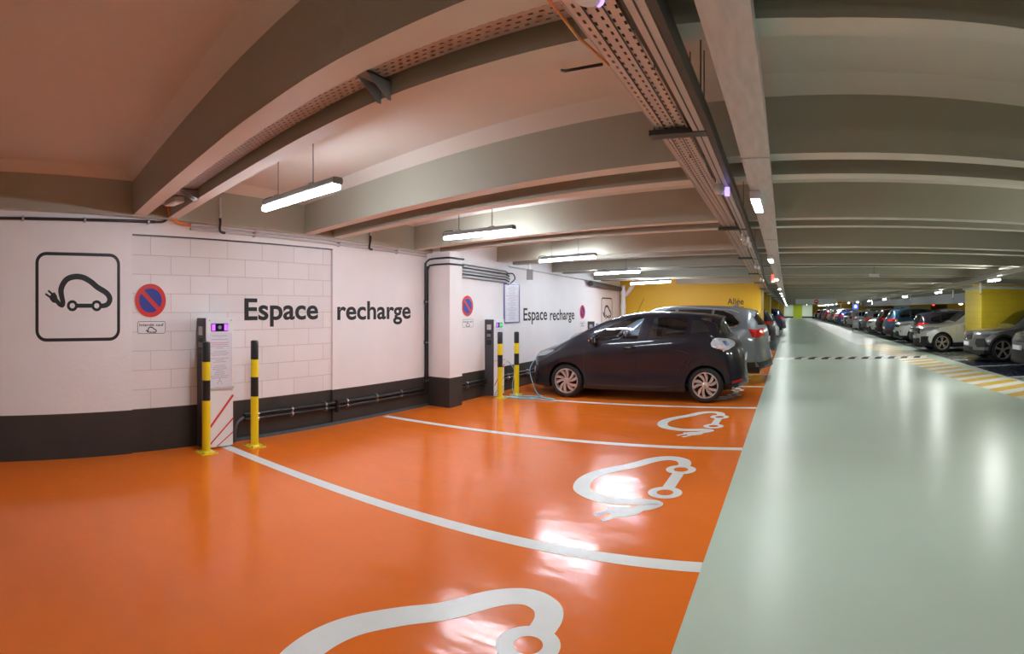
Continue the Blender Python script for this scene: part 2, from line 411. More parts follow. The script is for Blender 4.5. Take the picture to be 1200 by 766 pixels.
def make_floor():
    mb = MB()
    zl = [(3.93, 8.0), (4.02, 8.67), (3.73, 11.76), (3.39, 17.0), (2.92, 26.4), (2.6, 48), (2.2, 92)]
    def q(x0, x1, y0, y1, m): mb.add([(x0, y0, 0), (x1, y0, 0), (x1, y1, 0), (x0, y1, 0)], [(0, 1, 2, 3)], m)
    q(XW-.3, XB, YBACK, 21, M['orange']); q(XW-.3, XB, 21, YEND, M['grey_floor'])
    q(XB, 5.0, YBACK, YEND, M['green'])
    q(5.0, XR, YBACK, 11.5, M['grey_floor']); q(5.0, XR, 11.5, 16.0, M['navy']); q(5.0, XR, 16.0, YEND, M['grey_floor'])
    # thickness below
    mb.box(XW-.3, XR, YBACK, YEND, -.2, -.02, M['greyconc'])
    fl = mb.build('floor'); tag(fl, kind='structure')
    T = .0012
    # bay lines (slightly raised paint)
    for (a, b, w) in [((-5.5, 3.11), (XB, 3.285), .13), ((-5.5, 5.86), (XB, 6.125), .115), ((-5.3, 8.47), (XB, 8.69), .12), ((-5.3, 10.95), (XB, 11.06), .12), ((-5.3, 13.0), (XB, 13.1), .12), ((-5.3, 15.5), (XB, 15.6), .12)]:
        m = MB(); ribbon(m, [a, b], w, Matrix(), M['line'], T); m.build('bay_line', fl)
    for y in (11.6, 14.12, 16.1, 18.75, 21.3, 23.9, 26.5, 29.1, 31.7, 34.3, 37, 40, 43, 46, 49):
        m = MB(); ribbon(m, [(5.0, y), (9.6, y)], .12, Matrix(), M['line'], T); m.build('bay_line', fl)
    # charging pictograms: up = -X, right = +Y
    for (x, y, s) in [(-1.20, 1.57, .0050), (-1.085, 4.56, .00497), (-1.05, 7.27, .0046), (-1.05, 9.95, .0044), (-1.05, 12.3, .0044)]:
        m = MB(); ev_symbol(m, s, Matrix(((0, -1, 0, x), (1, 0, 0, y), (0, 0, 1, 0), (0, 0, 0, 1))), M['line'], T*1.5, 1.3 if y < 2 else 1.2)
        m.build('charging_symbol', fl)
    # hatched walkway beside the right-hand row
    L = [(4.10, 7.2), (4.02, 8.67), (3.73, 11.76), (3.39, 17.0), (2.92, 26.4), (2.6, 48), (2.2, 92)]
    R = [(5.2, 7.2), (4.96, 10.7), (4.59, 14.1), (4.43, 17.2), (4.42, 26.2), (4.3, 48), (4.0, 92)]
    lx = lambda y: interp(y, [(b, a) for a, b in L]); rx = lambda y: interp(y, [(b, a) for a, b in R])
    mw, my = MB(), MB(); y = 7.2; k = 0
    while y < 90:
        step = .36 if y < 30 else 1.0
        a, b = y, y+step; sl = .42 if y < 30 else .3
        pts = [(lx(a), a-sl), (rx(a), a+sl*.3), (rx(b), b+sl*.3), (lx(b), b-sl)]
        mb2 = my if (k % 2 == 0 and y < 24) else mw
        poly(mb2, pts, Matrix(), M['line_yellow'] if mb2 is my else M['line'], T)
        y = b; k += 1
    mw.build('walkway_white_bars', fl); my.build('walkway_yellow_bars', fl)
    # turning arrow far down the aisle
    m = MB(); ribbon(m, [(.9, 33), (1.6, 33), (1.6, 36)], .14, Matrix(), M['line'], T); m.build('aisle_arrow', fl)
    return fl
FLOOR = make_floor()

def make_walls():
    mb = MB(); H = 3.3
    mb.box(XW-.3, XW, YBACK, 2.02, 0, H, M['wall'])
    mb.box(XW-.3, XW, 2.02, 4.90, 2.425, H, M['wall'])
    mb.box(XW-.3, XW-.028, 2.02, 4.90, 0, 2.425, M['wall_block'])
    mb.box(XW-.3, XW, 4.90, 7.2, 0, H, M['wall'])
    mb.box(XW-.3, XW2, 7.2, YA+.1, 0, H, M['wall'])
    mb.box(XW-.3, XW, YA+.1, YEND, 0, H, M['ywall'])
    w = mb.build('wall_left'); tag(w, kind='structure')
    m = MB(); m.box(XW-.03, XW+.001, 2.02, 4.9, 2.418, 2.432, M['black']); m.build('shadow_gap', w)
    m = MB(); m.rbox(XW-.1, -5.15, 7.0, 7.36, 0, 2.75, M['wall'], .012); p = m.build('wall_pillar', w)
    # painted pictogram in a rounded frame, twice
    for (y0, y1, z0, z1) in ((.955, 1.86, 1.272, 2.188), (14.58, 15.5, 1.0, 1.92)):
        x = XW if y0 < 5 else XW2
        m = MB(); r = .1; A = at(ONX, x, 0, 0)
        path = arc(y1-r, z1-r, r, 0, pi/2, 6)+arc(y0+r, z1-r, r, pi/2, pi, 6)+arc(y0+r, z0+r, r, pi, 1.5*pi, 6)+arc(y1-r, z0+r, r, 1.5*pi, 2*pi, 6)
        ribbon(m, path, .035, A, M['black_paint'], .0015, True)
        s = (y1-y0)/460
        ev_symbol(m, s, at(ONX, x, y0+(398-203)*s, z0+(705-520)*s), M['black_paint'], .0015, 1.2)
        m.build('painted_charging_symbol', w)
    lettering('painted_lettering', 'Espace', 1.175, at(ONX, XW-.026, 3.485, 1.470), M['black_paint'], w, .022, .272)
    lettering('painted_lettering', 'recharge', 1.57, at(ONX, XW, 4.985, 1.455), M['black_paint'], w, .022, .272)
    lettering('painted_lettering', 'Espace', 1.13, at(ONX, XW2, 9.86, 1.362), M['black_paint'], w, .016, .27)
    lettering('painted_lettering', 'recharge', 1.43, at(ONX, XW2, 11.14, 1.345), M['black_paint'], w, .016, .26)
    # dirty mortar fillet along the floor
    m = MB()
    m.prism([(XW-.05, 0), (XW+.05, 0), (XW+.01, .06), (XW-.05, .075)], 3.3, 7.0, M['kerb'], 'y') if False else None
    m.add([(XW+.025, 3.2, 0), (XW+.025, 7.0, 0), (XW, 7.0, .035), (XW, 3.2, .035), (XW-.03, 3.2, 0), (XW-.03, 7.0, 0)], [(0, 1, 2, 3), (0, 3, 4), (1, 5, 2)], M['kerb'])
    b = m.build('baseboard_left'); tag(b, kind='structure')
    # back and right shell
    m = MB(); m.box(XW-.3, XR+.3, YBACK-.3, YBACK, 0, 3.3, M['wall']); tag(m.build('wall_back'), kind='structure')
    m = MB(); m.box(XR, XR+.3, YBACK, YEND, 0, 3.3, M['ywall']); tag(m.build('wall_right'), kind='structure')
    m = MB(); m.box(XW-.3, XR+.3, YEND, YEND+.3, 0, 3.3, M['greenend']); e = m.build('wall_end'); tag(e, kind='structure')
    m = MB(); m.box(.47, 2.06, YEND-.06, YEND, 0, 2.5, M['lime']); m.build('lime_panel', e)
    # yellow block with the aisle name
    m = MB(); m.rbox(XW2-.1, -.90, YA, YA+1.7, 0, 3.0, M['ywall'], .01); y = m.build('wall_aisle_sign'); tag(y, kind='structure')
    lettering('painted_lettering', 'Allée', .50, at(ONY, -1.925, YA, 1.745), M['black_paint'], y, .01, .19)
    lettering('painted_lettering', 'F', .235, at(ONY, -1.66, YA, 1.30), M['black_paint'], y, .03, .38)
    for i, (x0, x1, y0, y1) in enumerate([(-1.42, -.98, 26, 27), (-1.6, -1.0, 44, 45), (-1.5, -1.0, 62, 63), (-1.5, -1.0, 80, 81)]):
        m = MB(); m.rbox(x0, x1, y0, y1, 0, 2.75, M['ywall'], .01); tag(m.build('yellow_column'), kind='structure')
    # right-hand side: block pillar, girders, cross walls
    m = MB(); m.rbox(6.37, 10.6, 17.2, 18.95, 0, 2.9, M['yblock'], .01); tag(m.build('wall_yellow_pillar'), kind='structure')
    m = MB(); m.box(8.0, 8.4, 19.2, YEND, 1.88, 2.36, M['greyconc']); tag(m.build('girder_beam'), kind='structure')
    m = MB(); m.box(8.7, 9.9, 44, 44.4, 0, 2.6, M['greyconc']); tag(m.build('wall_grey_cross'), kind='structure')
    m = MB(); m.box(5.6, 11.5, 60, 60.4, 0, 2.6, M['ywall']); tag(m.build('wall_yellow_cross'), kind='structure')
    m = MB(); m.box(10.3, 12.0, 45, 45.4, 0, 2.6, M['ywall']); tag(m.build('yellow_column'), kind='structure')
    m = MB(); m.box(13.2, XR, 44, 44.4, 0, 2.6, M['ywall']); tag(m.build('wall_yellow_cross'), kind='structure')
    m = MB(); m.box(3.7, 5.9, 90.5, 91, 0, 2.6, M['ywall']); tag(m.build('yellow_column'), kind='structure')
    return w
WALL = make_walls()

def make_ceiling():
    mb = MB()
    ys = [YBACK, 0, 17, YEND]
    for a, b in zip(ys, ys[1:]):
        za, zc = zb(a)+.46, zb(b)+.46
        mb.add([(XW-.3, a, za), (XR+.3, a, za), (XR+.3, b, zc), (XW-.3, b, zc), (XW-.3, a, za+.25), (XR+.3, a, za+.25), (XR+.3, b, zc+.25), (XW-.3, b, zc+.25)],
               [(0, 3, 2, 1), (4, 5, 6, 7), (0, 1, 5, 4), (2, 3, 7, 6), (0, 4, 7, 3), (1, 2, 6, 5)], M['concrete'])
    c = mb.build('ceiling'); tag(c, kind='structure')
    pairs = [(1.48, 1.64, 1.895, 2.02, True), (3.45, 3.61, 3.95, 4.11, False), (5.66, 5.81, 6.155, 6.30, False), (7.95, 8.14, 8.56, 8.76, False),
             (10.43, 10.62, 11.0, 11.2, False), (13.1, 13.3, 13.65, 13.85, False), (-.85, -.69, -.4, -.25, True), (-3.2, -3.04, -2.7, -2.55, True), (-5.5, -5.3, -5, -4.8, True)]
    y = 15.8
    while y < 94: pairs.append((y, y+.19, y+.55, y+.74, False)); y += 2.65
    xs = [-5.62, -5, -4.4, -3.8, -3.2, -2.7, -2.2, -1.7, -1.2, -.6, 0, .8, 1.6, 2.4, 3.4, 4.6, 6, 16.2]
    for (a, b, d, e, near) in pairs:
        for (y0, y1) in ((a, b), (d, e)):
            m = MB(); vs = []; X = [-5.62+.22*i for i in range(36)]+[2.6, 3.4, 4.6, 6, 16.2] if y0 < 7 else xs if y0 < 30 else [-5.62, -3, 0, 6, 16.2]
            for x in X:
                s = skew(x, near); p0, p1 = y0+s, y1+s; z = zb((p0+p1)/2)
                vs += [(x, p0, z), (x, p1, z), (x, p1, z+.37), (x, p1+.13, z+.47), (x, p0-.13, z+.47), (x, p0, z+.37)]
            n = len(X)
            fs = [(i*6+k, i*6+(k+1) % 6, (i+1)*6+(k+1) % 6, (i+1)*6+k) for i in range(n-1) for k in range(6)]
            fs += [tuple(range(5, -1, -1)), tuple((n-1)*6+k for k in range(6))]
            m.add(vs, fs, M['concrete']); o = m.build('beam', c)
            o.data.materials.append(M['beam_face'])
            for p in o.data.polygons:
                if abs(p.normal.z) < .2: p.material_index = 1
    # edge beam along the left wall with its haunch
    m = MB(); vs = []
    Y = [YBACK, 0, 2, 5, 8, 12, YA]
    for y in Y:
        z = zb(y)-.015
        vs += [(XW-.02, y, z), (XW+.10, y, z), (XW+.10, y, z+.38), (XW+.24, y, z+.485), (XW-.02, y, z+.485)]
    n = len(Y); fs = [(i*5+k, i*5+(k+1) % 5, (i+1)*5+(k+1) % 5, (i+1)*5+k) for i in range(n-1) for k in range(5)]
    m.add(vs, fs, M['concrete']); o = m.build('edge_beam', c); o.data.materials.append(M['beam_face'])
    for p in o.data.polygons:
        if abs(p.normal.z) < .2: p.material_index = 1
    return c
CEIL = make_ceiling()

# ------------------------------------------------------------------ wall and floor furniture
def no_parking(x, y, z, r, label, pl, where):
    t = empty('no_parking_sign', (x, y, z)); tag(t, label, 'sign', 'no parking signs on the left wall')
    m = MB(); m.lathe([(r, 0), (r, .006), (r*.97, .008)], M['white'], 40, ONX); m.build('sign_plate', t, 40)
    m = MB(); poly(m, arc(0, 0, r*.965, 0, 2*pi, 40)[:-1], ONX, M['red'], .0095); m.build('red_disc', t)
    m = MB()
    for sgn in (0, pi):     # two blue half moons either side of the slash (top left to bottom right)
        a0 = -pi/4+.18; a1 = 3*pi/4-.18
        poly(m, arc(0, 0, r*.70, a0+sgn, a1+sgn, 24), ONX, M['blue'], .0110)
    m.build('blue_field', t)
    y0, y1, z0, z1 = pl
    q = empty('sign_supplement', (x, (y0+y1)/2, (z0+z1)/2)); w, h = y1-y0, z1-z0
    tag(q, 'small white charging plate below the '+where, 'sign', 'supplement plates under the no parking signs')
    m = MB(); m.rbox(-w/2, w/2, -h/2, h/2, 0, .006, M['white'], .015); p = m.build('plate', q); p.matrix_local = ONX
    m = MB(); r2 = .018; W, Hh = w/2-.008, h/2-.008
    ribbon(m, arc(W-r2, Hh-r2, r2, 0, pi/2, 4)+arc(-W+r2, Hh-r2, r2, pi/2, pi, 4)+arc(-W+r2, -Hh+r2, r2, pi, 1.5*pi, 4)+arc(W-r2, -Hh+r2, r2, 1.5*pi, 2*pi, 4), .005, ONX, M['black_paint'], .0075, True)
    ev_symbol(m, .00036, at(ONX, 0, -.02, -h*.36), M['black_paint'], .0075, 1.15); m.build('pictogram', q)
    lettering('lettering', 'Interdit sauf', w*.84, at(ONX, .006, -w*.42, h*.1), M['black_paint'], q, .012, h*.21)
no_parking(XW-.028, 2.246, 1.697, .196, 'round red and blue no parking disc between the framed car symbol and the first charger', (2.085, 2.435, 1.318, 1.468), 'no parking disc left of the first charger')
no_parking(XW2, 7.79, 1.655, .187, 'round red and blue no parking disc just past the wall pillar', (7.63, 7.98, 1.275, 1.425), 'no parking disc beside the wall pillar')
no_parking(XW2, 13.1, 1.525, .187, 'round red and blue no parking disc right of the second wall lettering', (12.93, 13.28, 1.14, 1.27), 'no parking disc right of the second lettering')
def notice_board():
    t = empty('notice_board', (XW2, 9.36, 1.715)); tag(t, 'tall white notice in a blue violet frame on the wall above the second charger', 'notice')
    w, h = .31, .395
    m = MB(); 
    for (a, b, c, d) in ((-w, w, h-.025, h), (-w, w, -h, -h+.025), (-w, -w+.025, -h, h), (w-.025, w, -h, h)): m.box(0, .022, a, b, c, d, M['frame_violet'])
    m.build('frame', t)
    m = MB(); m.box(0, .012, -w+.02, w-.02, -h+.02, h-.02, M['paper']); m.build('sheet', t)
    m = MB(); z = h-.07; k = 0
    rng = random.Random(3)
    while z > -h+.06:
        ww = (.14, .20, .17, .10)[k % 4]*rng.uniform(.7, 1.1)
        mm = M['redink'] if k == 7 else M['ink']
        if k == 7: ww = .24
        m.add([(.0125, -ww, z), (.0125, ww, z), (.0125, ww, z+.006), (.0125, -ww, z+.006)], [(0, 1, 2, 3)], mm); z -= .026; k += 1
    m.build('printed_lines', t)
notice_board()

def charger(x, y, zt, screen, label, w=.37, d=.2):
    """x = wall face, y = left edge; local frame on the wall"""
    t = empty('charging_station', (x, y, 0)); tag(t, label, 'charging station', 'charging stations along the left wall')
    h = zt; f = zt/1.5
    m = MB(); m.rbox(.004, d, .012, w, .02, h, M['white'], .012); m.build('cabinet', t)
    m = MB(); m.rbox(.0, d-.012, -.004, .014, .015, h-.004, M['dgrey'], .004); m.build('reader_panel', t)
    m = MB(); m.rbox(.05, d-.06, -.010, -.003, h-.20*f, h-.10*f, M['lgrey'], .006); m.build('card_reader', t)
    m = MB(); m.rbox(.045, d-.055, -.012, -.003, h-.36*f, h-.23*f, M['black'], .006); m.rbox(.055, d-.065, -.014, -.011, h-.34*f, h-.28*f, M['grey'], .006); m.build('socket_flap', t)
    m = MB(); m.rbox(.04, d-.05, -.010, -.003, h-.50*f, h-.40*f, M['black'], .006); m.build('socket', t)
    # screen in the top of the front
    m = MB(); m.rbox(d-.003, d+.006, .075, w-.075, h-.155*f, h-.065*f, M['screen_dark'], .008, 'x'); s = m.build('screen', t)
    m = MB(); g = M['screen_purple'] if screen == 'p' else M['screen_green']
    if screen == 'p':
        m.box(d+.006, d+.008, .082, .125, h-.148*f, h-.073*f, g); m.build('light_bar', s); m = MB(); m.box(d+.006, d+.008, w-.125, w-.082, h-.148*f, h-.073*f, g)
    else:
        m.box(d+.006, d+.008, .10+.08, w-.085, h-.145*f, h-.075*f, g); m.build('light_bar', s); m = MB(); m.box(d+.006, d+.008, .085, .13, h-.145*f, h-.075*f, M['screen_purple'])
    m.build('light_bar', s)
    m = MB(); m.lathe([(.022, 0), (.022, .004), (.014, .005), (.0, .005)], M['grey'], 18, at(ONX, d+.006, w/2, h-.11*f)); m.build('lens', s, 40)
    # instruction sheet
    m = MB(); m.box(d, d+.004, .03, w-.02, h-.79*f, h-.175*f, M['paper']); p = m.build('instruction_sheet', t)
    m = MB(); rng = random.Random(5); z = h-.21*f; k = 0
    while z > h-.70*f:
        if k in (3, 8, 12, 16): z -= .018; k += 1; continue
        ww = rng.uniform(.05, .125); mm = M['redink'] if k in (1, 4, 5) else M['ink']
        if k == 1: ww = .008
        m.add([(d+.0045, w/2-ww, z), (d+.0045, w/2+ww, z), (d+.0045, w/2+ww, z+.005), (d+.0045, w/2-ww, z+.005)], [(0, 1, 2, 3)], mm); z -= .0205; k += 1
    ribbon(m, [(w/2-.03, h-.76*f), (w/2-.012, h-.73*f), (w/2, h-.69*f), (w/2+.012, h-.73*f), (w/2+.03, h-.76*f)], .006, at(ONX, d+.003, 0, 0), M['ink'])
    m.build('printed_lines', p)
    m = MB(); m.box(d-.002, d+.022, .012, w, h-.815*f, h-.795*f, M['lgrey']); m.build('ledge', t)
    # red diagonal stripes on the lower front
    m = MB(); A = at(ONX, d, 0, 0); zz = h-.815*f
    for (a, b, ww) in (((.015, .20), (w-.004, .60*f), .028), ((.03, .03), (w-.004, .33), .018), ((.15, .025), (w-.004, .17), .013)):
        ribbon(m, [a, b], ww, A, M['redstripe'])
    m.build('red_stripe', t)
    for yy in (.05, w-.03):
        m = MB(); m.lathe([(.009, 0), (.009, .005), (.0, .007)], M['steel'], 12, at(ONX, d, yy, h-.03)); m.build('screw', t)
charger(XW, 2.825, 1.5, 'p', 'white charging station with purple lit screen standing before the blockwork')
charger(XW2, 8.37, 1.41, 'g', 'white charging station with dark side and green screen beside the bollards under the notice')
charger(XW2, 13.5, 1.27, 'g', 'charging station half hidden behind the black hatchback below the far no parking disc')

def bollard(x, y, s, label):
    t = empty('bollard', (x, y, 0)); tag(t, label, 'bollard', 'striped bollards guarding the chargers')
    t.scale = (1, 1, s)
    m = MB(); r = .047
    Z = [.012, .585, .81, 1.015, 1.215, 1.235, 1.24]; R = [r, r, r, r, r, r*.85, 0.001]
    m.lathe(list(zip(R, Z)), M['yellow'], 28, None, [M['yellow'], M['blk_gloss'], M['yellow'], M['blk_gloss'], M['blk_gloss'], M['blk_gloss']]); m.build('post', t, 40)
    m = MB(); m.rbox(-.1, .1, -.1, .1, 0, .012, M['yellow'], .01); m.lathe([(r+.012, .012), (r+.002, .026), (r, .027)], M['yellow'], 24); m.build('base_plate', t, 30)
    for i in (-1, 1):
        for j in (-1, 1):
            m = MB(); m.lathe([(.012, .012), (.012, .022), (.006, .022), (.006, .032), (0, .033)], M['steel'], 6, Matrix.Translation((i*.078, j*.078, 0))); m.build('bolt', t)
    return t
bollard(-5.30, 2.785, 1, 'yellow and black bollard directly in front of the nearest white charger')
bollard(-5.27, 3.405, 1, 'yellow and black bollard just right of the nearest white charger')
bollard(-4.95, 8.25, .965, 'yellow and black bollard in front of the second charger past the pillar')
bollard(-4.92, 8.80, .95, 'yellow and black bollard between the second charger and the black hatchback')

def conduit(name, pts, r, m, label, cat='pipe', group=None, clips=(), k=0, parent=None):
    mb = MB(); mb.tube(smooth_path(pts, k) if k else pts, r, m, 10); o = mb.build(name, parent, 40)
    if label: tag(o, label, cat, group)
    for c in clips:
        q = MB(); q.tube([(c[0]-.002, c[1]-.012, c[2]), (c[0]-.002, c[1]+.012, c[2])], r*1.35, M['steel'], 10); q.box(c[0]-.02-r, c[0], c[1]-.012, c[1]+.012, c[2]-r-.012, c[2]+r+.012, M['steel']); q.build('pipe_clip', o, 40)
    return o
g = 'pipes and conduits on the left wall'
conduit('black_conduit', [(XW+.03, YBACK+.1, 2.55), (XW+.03, .5, 2.545), (XW+.03, 1.4, 2.555), (XW+.03, 2.28, 2.575)], .017, M['black'], 'black conduit along the top of the wall above the framed car symbol', group=g, clips=[(XW+.03, .80, 2.55), (XW+.03, 1.47, 2.557), (XW+.03, 2.2, 2.573)])
conduit('black_cable', [(XW+.03, 2.28, 2.575), (XW+.04, 2.38, 2.585), (XW+.07, 2.43, 2.64), (XW+.09, 2.44, 2.75)], .014, M['black'], 'black cable curving up from conduit end into the gap between beams', 'cable', g, k=5)
conduit('orange_cable', [(XW+.17, 2.37, 2.82), (XW+.17, 2.38, 2.70), (XW+.10, 2.46, 2.615), (XW+.05, 2.58, 2.575), (XW+.03, 2.72, 2.565)], .016, M['orange_cable'], 'orange cable looping down from the cable tray to white conduit', 'cable', g, k=5)
for i, z in enumerate((2.575, 2.525)):
    conduit('white_conduit', [(XW+.028, 2.72, z), (XW+.028, 6.92, z-.055)], .02 if i == 0 else .014, M['lgrey'], ('upper', 'lower')[i]+' of the two pale conduits running above the lettering to the pillar', group=g, clips=[(XW+.03, 3.6, z-.012), (XW+.03, 5.0, z-.03), (XW+.03, 6.2, z-.045)])
for (y, z, n) in ((3.06, 2.56, 'nearest the first charger'), (5.52, 2.53, 'above the end of the first lettering')):
    conduit('drop_pipe', [(XW+.13, y, 2.9), (XW+.13, y, 2.69), (XW+.125, y, 2.655)], .012, M['lgrey'], 'thin pale drop pipe with black elbow '+n, group=g)
    conduit('black_elbow', [(XW+.125, y, 2.66), (XW+.12, y+.005, 2.60), (XW+.08, y+.02, z-.02), (XW+.05, y+.06, z-.05), (XW+.045, y+.11, z-.055)], .015, M['black'], 'black hooked elbow joining a drop pipe to conduit '+n, group=g, k=5)
for i, z in enumerate((.305, .245)):
    conduit('black_floor_conduit', [(XW+.03, 3.45, z+.01), (XW+.03, 6.93, z-.015)], .02, M['black'], ('upper', 'lower')[i]+' black conduit in the dark band right of the first charger', group=g, clips=[(XW+.03, y, z) for y in (3.65, 4.18, 4.75, 5.15, 5.75, 6.3)])
    conduit('black_floor_conduit', [(XW2+.03, 7.36, z), (XW2+.03, 13.4, z)], .02, M['black'], ('upper', 'lower')[i]+' black conduit in the dark band past the pillar behind the second charger', group=g, clips=[(XW2+.03, y, z) for y in (7.75, 9.2, 10.0, 10.9)])
conduit('black_conduit_joint', [(XW+.05, 4.95, .18), (XW+.05, 4.95, .34)], .028, M['black'], 'black junction sleeve on the low conduits at the blockwork edge', group=g)
conduit('grey_cable', [(XW+.10, 3.27, .02), (XW+.10, 3.28, .16), (XW+.08, 3.33, .25), (XW+.05, 3.42, .28)], .02, M['dgrey'], 'dark cable rising from the floor beside the first charger', 'cable', g, k=5)
for i, y in enumerate((6.90, 6.955)):
    conduit('vertical_conduit', [(XW+.03, y, .24), (XW+.03, y, 2.36-.05*i)], .017, M['black'], ('left', 'right')[i]+' of the two black vertical conduits in the corner beside the wall pillar', group=g, clips=[(XW+.03, y, z) for z in (.42, 1.05, 1.72)])
    z = 2.43-.10*i
    conduit('pillar_conduit', [(XW+.03, y, 2.3-.05*i), (XW+.035, y+.01, z-.06), (XW+.06, 6.965, z-.01), (XW+.15, 6.972, z), (-5.20, 6.972, z), (-5.135, 6.985, z), (-5.122, 7.05, z), (-5.122, 7.36, z), (-5.15, 7.385, z), (-5.3, 7.39, z-.01)], .014, M['black'], ('upper', 'lower')[i]+' black conduit wrapping around the top of the wall pillar', group=g)
for i in range(5):
    z = 2.36-.055*i
    conduit('grey_conduit', [(XW2+.04, 7.37, z+.02), (XW2+.04, 9.05, z-.02), (XW2+.05, 9.15+.03*(2-abs(i-2)), z-.06)], .014, M['dgrey'] if i % 2 else M['grey'], '%s grey conduit of the bundle high on the wall past the pillar' % ('topmost', 'second', 'middle', 'fourth', 'lowest')[i], group=g)
conduit('black_cable', [(XW2+.05, 9.1, 2.29), (XW2+.09, 9.25, 2.30), (XW2+.10, 9.32, 2.20), (XW2+.06, 9.2, 2.10)], .012, M['black'], 'black cable loop at the end of the grey conduit bundle', 'cable', g, k=6)
conduit('white_conduit', [(XW2+.03, 9.2, 2.44), (XW2+.03, 14.0, 2.36)], .016, M['lgrey'], 'thin pale conduit along the top of the wall above the second lettering', group=g)
conduit('drain_pipe', [(XW2+.12, 13.4, 2.29), (XW2+.12, 15.9, 2.22)], .075, M['dgrey'], 'thick dark grey drain pipe high at the far end of the left wall', group=g)
o = conduit('white_downpipe', [(-5.19, 16.14, 0), (-5.19, 16.14, 2.34)], .075, M['white'], 'white vertical downpipe in the corner beside the yellow wall', group=g)
m = MB(); m.tube([(-5.19, 16.14, 1.62), (-5.19, 16.14, 1.78)], .092, M['white'], 14); m.tube([(-5.19, 16.14, 2.05), (-5.19, 16.14, 2.2)], .09, M['white'], 14); m.tube([(-5.19, 16.14, 2.0), (-5.02, 16.14, 2.14), (-4.85, 16.14, 2.38)], .06, M['white'], 14); m.build('branch_joint', o, 40)

def hanging_speaker():
    t = empty('hanging_speaker', (-4.93, 9.35, 2.28)); tag(t, 'small grey box hanging on a rod above the wall notice', 'speaker')
    m = MB(); m.rbox(-.06, .06, -.07, .07, -.1, .1, M['grey'], .015); b = m.build('box', t); b.rotation_euler = (.15, 0, .5)
    m = MB(); m.tube([(0, 0, .09), (0, 0, .55)], .009, M['steel'], 8); m.build('rod', t)
hanging_speaker()

def cable_on_floor(pts, r, label):
    conduit('charging_cable', pts, r, M['blue_cable'], label, 'cable', 'pale blue charging cables on the floor', k=8)
cable_on_floor([(-5.12, 8.80, .62), (-5.0, 8.85, .45), (-5.02, 8.82, .15), (-4.85, 8.62, .02), (-4.6, 8.45, .016), (-4.35, 8.7, .016), (-4.55, 8.95, .016), (-4.76, 9.2, .12), (-4.98, 9.45, .40), (-4.93, 9.62, .62)], .009, 'pale blue charging cable running from the second charger to the hatchback nose')
cable_on_floor([(-4.9, 8.5, .014), (-4.55, 8.68, .016), (-4.2, 8.62, .016), (-4.0, 8.52, .014), (-4.25, 8.45, .016), (-4.7, 8.36, .014), (-4.95, 8.40, .014)], .010, 'pale blue cable loop lying flat by the hatchback front wheel')

# ------------------------------------------------------------------ under the deck
def tube_lamp(a, b, z, top, label):
    """suspended fluorescent batten from a to b (plan), hung on two wires"""
    a, b = Vector((*a, 0)), Vector((*b, 0)); c = (a+b)/2; d = b-a; Ln = d.length
    t = empty('ceiling_light', (c.x, c.y, z), atan2(d.y, d.x)); tag(t, label, 'light', 'suspended tube lights over the charging bays')
    m = MB(); m.rbox(-Ln/2+.06, Ln/2-.02, -.05, .05, .0, .055, M['grey'], .02, 'x'); m.build('housing', t)
    m = MB(); m.rbox(-Ln/2+.03, Ln/2-.03, -.035, .035, -.04, .002, M['tube'], .018, 'x'); m.build('tube', t, 40)
    for x in (-Ln*.27, Ln*.2):
        m = MB(); m.tube([(x, 0, .05), (x, 0, top-z)], .005, M['grey'], 6); m.rbox(x-.03, x+.03, -.03, .03, .05, .068, M['grey'], .005); m.build('hanger', t)
    m = MB(); m.tube(smooth_path([(-Ln/2+.07, 0, .02), (-Ln/2-.01, 0, .03), (-Ln/2+.02, 0, .07), (-Ln/2+.16, 0, .07)], 5), .006, M['black'], 6); m.build('flex', t)
for i, (a, b, z, n) in enumerate([((-4.18, 2.80), (-3.03, 2.72), 2.55, 'nearest, over the first bay'), ((-4.276, 5.68), (-3.14, 5.58), 2.55, 'over the second bay before the pillar'), ((-4.27, 8.45), (-3.07, 8.12), 2.46, 'third, above the black hatchback nose'), ((-4.26, 11.15), (-3.1, 10.80), 2.40, 'fourth, beyond the black hatchback'), ((-4.38, 14.3), (-3.05, 13.4), 2.32, 'last, in front of the yellow wall')]):
    tube_lamp(a, b, z, zb(a[1])+.45, 'suspended fluorescent tube light '+n)

TRAY_X = [(2.5, 0), (5.3, -.04), (9, -.12), (13, -.23), (17, -.29), (60, -.5)]
TRUNK_X = [(2.5, 0), (7, -.05), (9, -.07), (13, -.085), (27, -.14), (92, -.4)]
def slope_box(mb, x0, x1, ys, z0, z1, m, off=TRAY_X):
    """long box along Y that follows the fall of the deck and the slight bend of the run"""
    for a, b in zip(ys, ys[1:]):
        da, db = zb(a)-2.6, zb(b)-2.6; ea, eb = interp(a, off), interp(b, off)
        mb.add([(x0+ea, a, z0+da), (x1+ea, a, z0+da), (x1+eb, b, z0+db), (x0+eb, b, z0+db), (x0+ea, a, z1+da), (x1+ea, a, z1+da), (x1+eb, b, z1+db), (x0+eb, b, z1+db)],
               [(0, 3, 2, 1), (4, 5, 6, 7), (0, 1, 5, 4), (2, 3, 7, 6), (0, 4, 7, 3), (1, 2, 6, 5)], m)
def slope_sheet(mb, x0, x1, ys, z, m, x2=None, z2=None):
    for a, b in zip(ys, ys[1:]):
        da, db = zb(a)-2.6, zb(b)-2.6; ea, eb = interp(a, TRAY_X), interp(b, TRAY_X); z3 = z if z2 is None else z2
        mb.add([(x0+ea, a, z+da), (x1+ea, a, z3+da), (x1+eb, b, z3+db), (x0+eb, b, z+db)], [(0, 1, 2, 3)], m)
YS = [-6.5, 0, 2.5, 5.3, 9, 13, 17, 60]
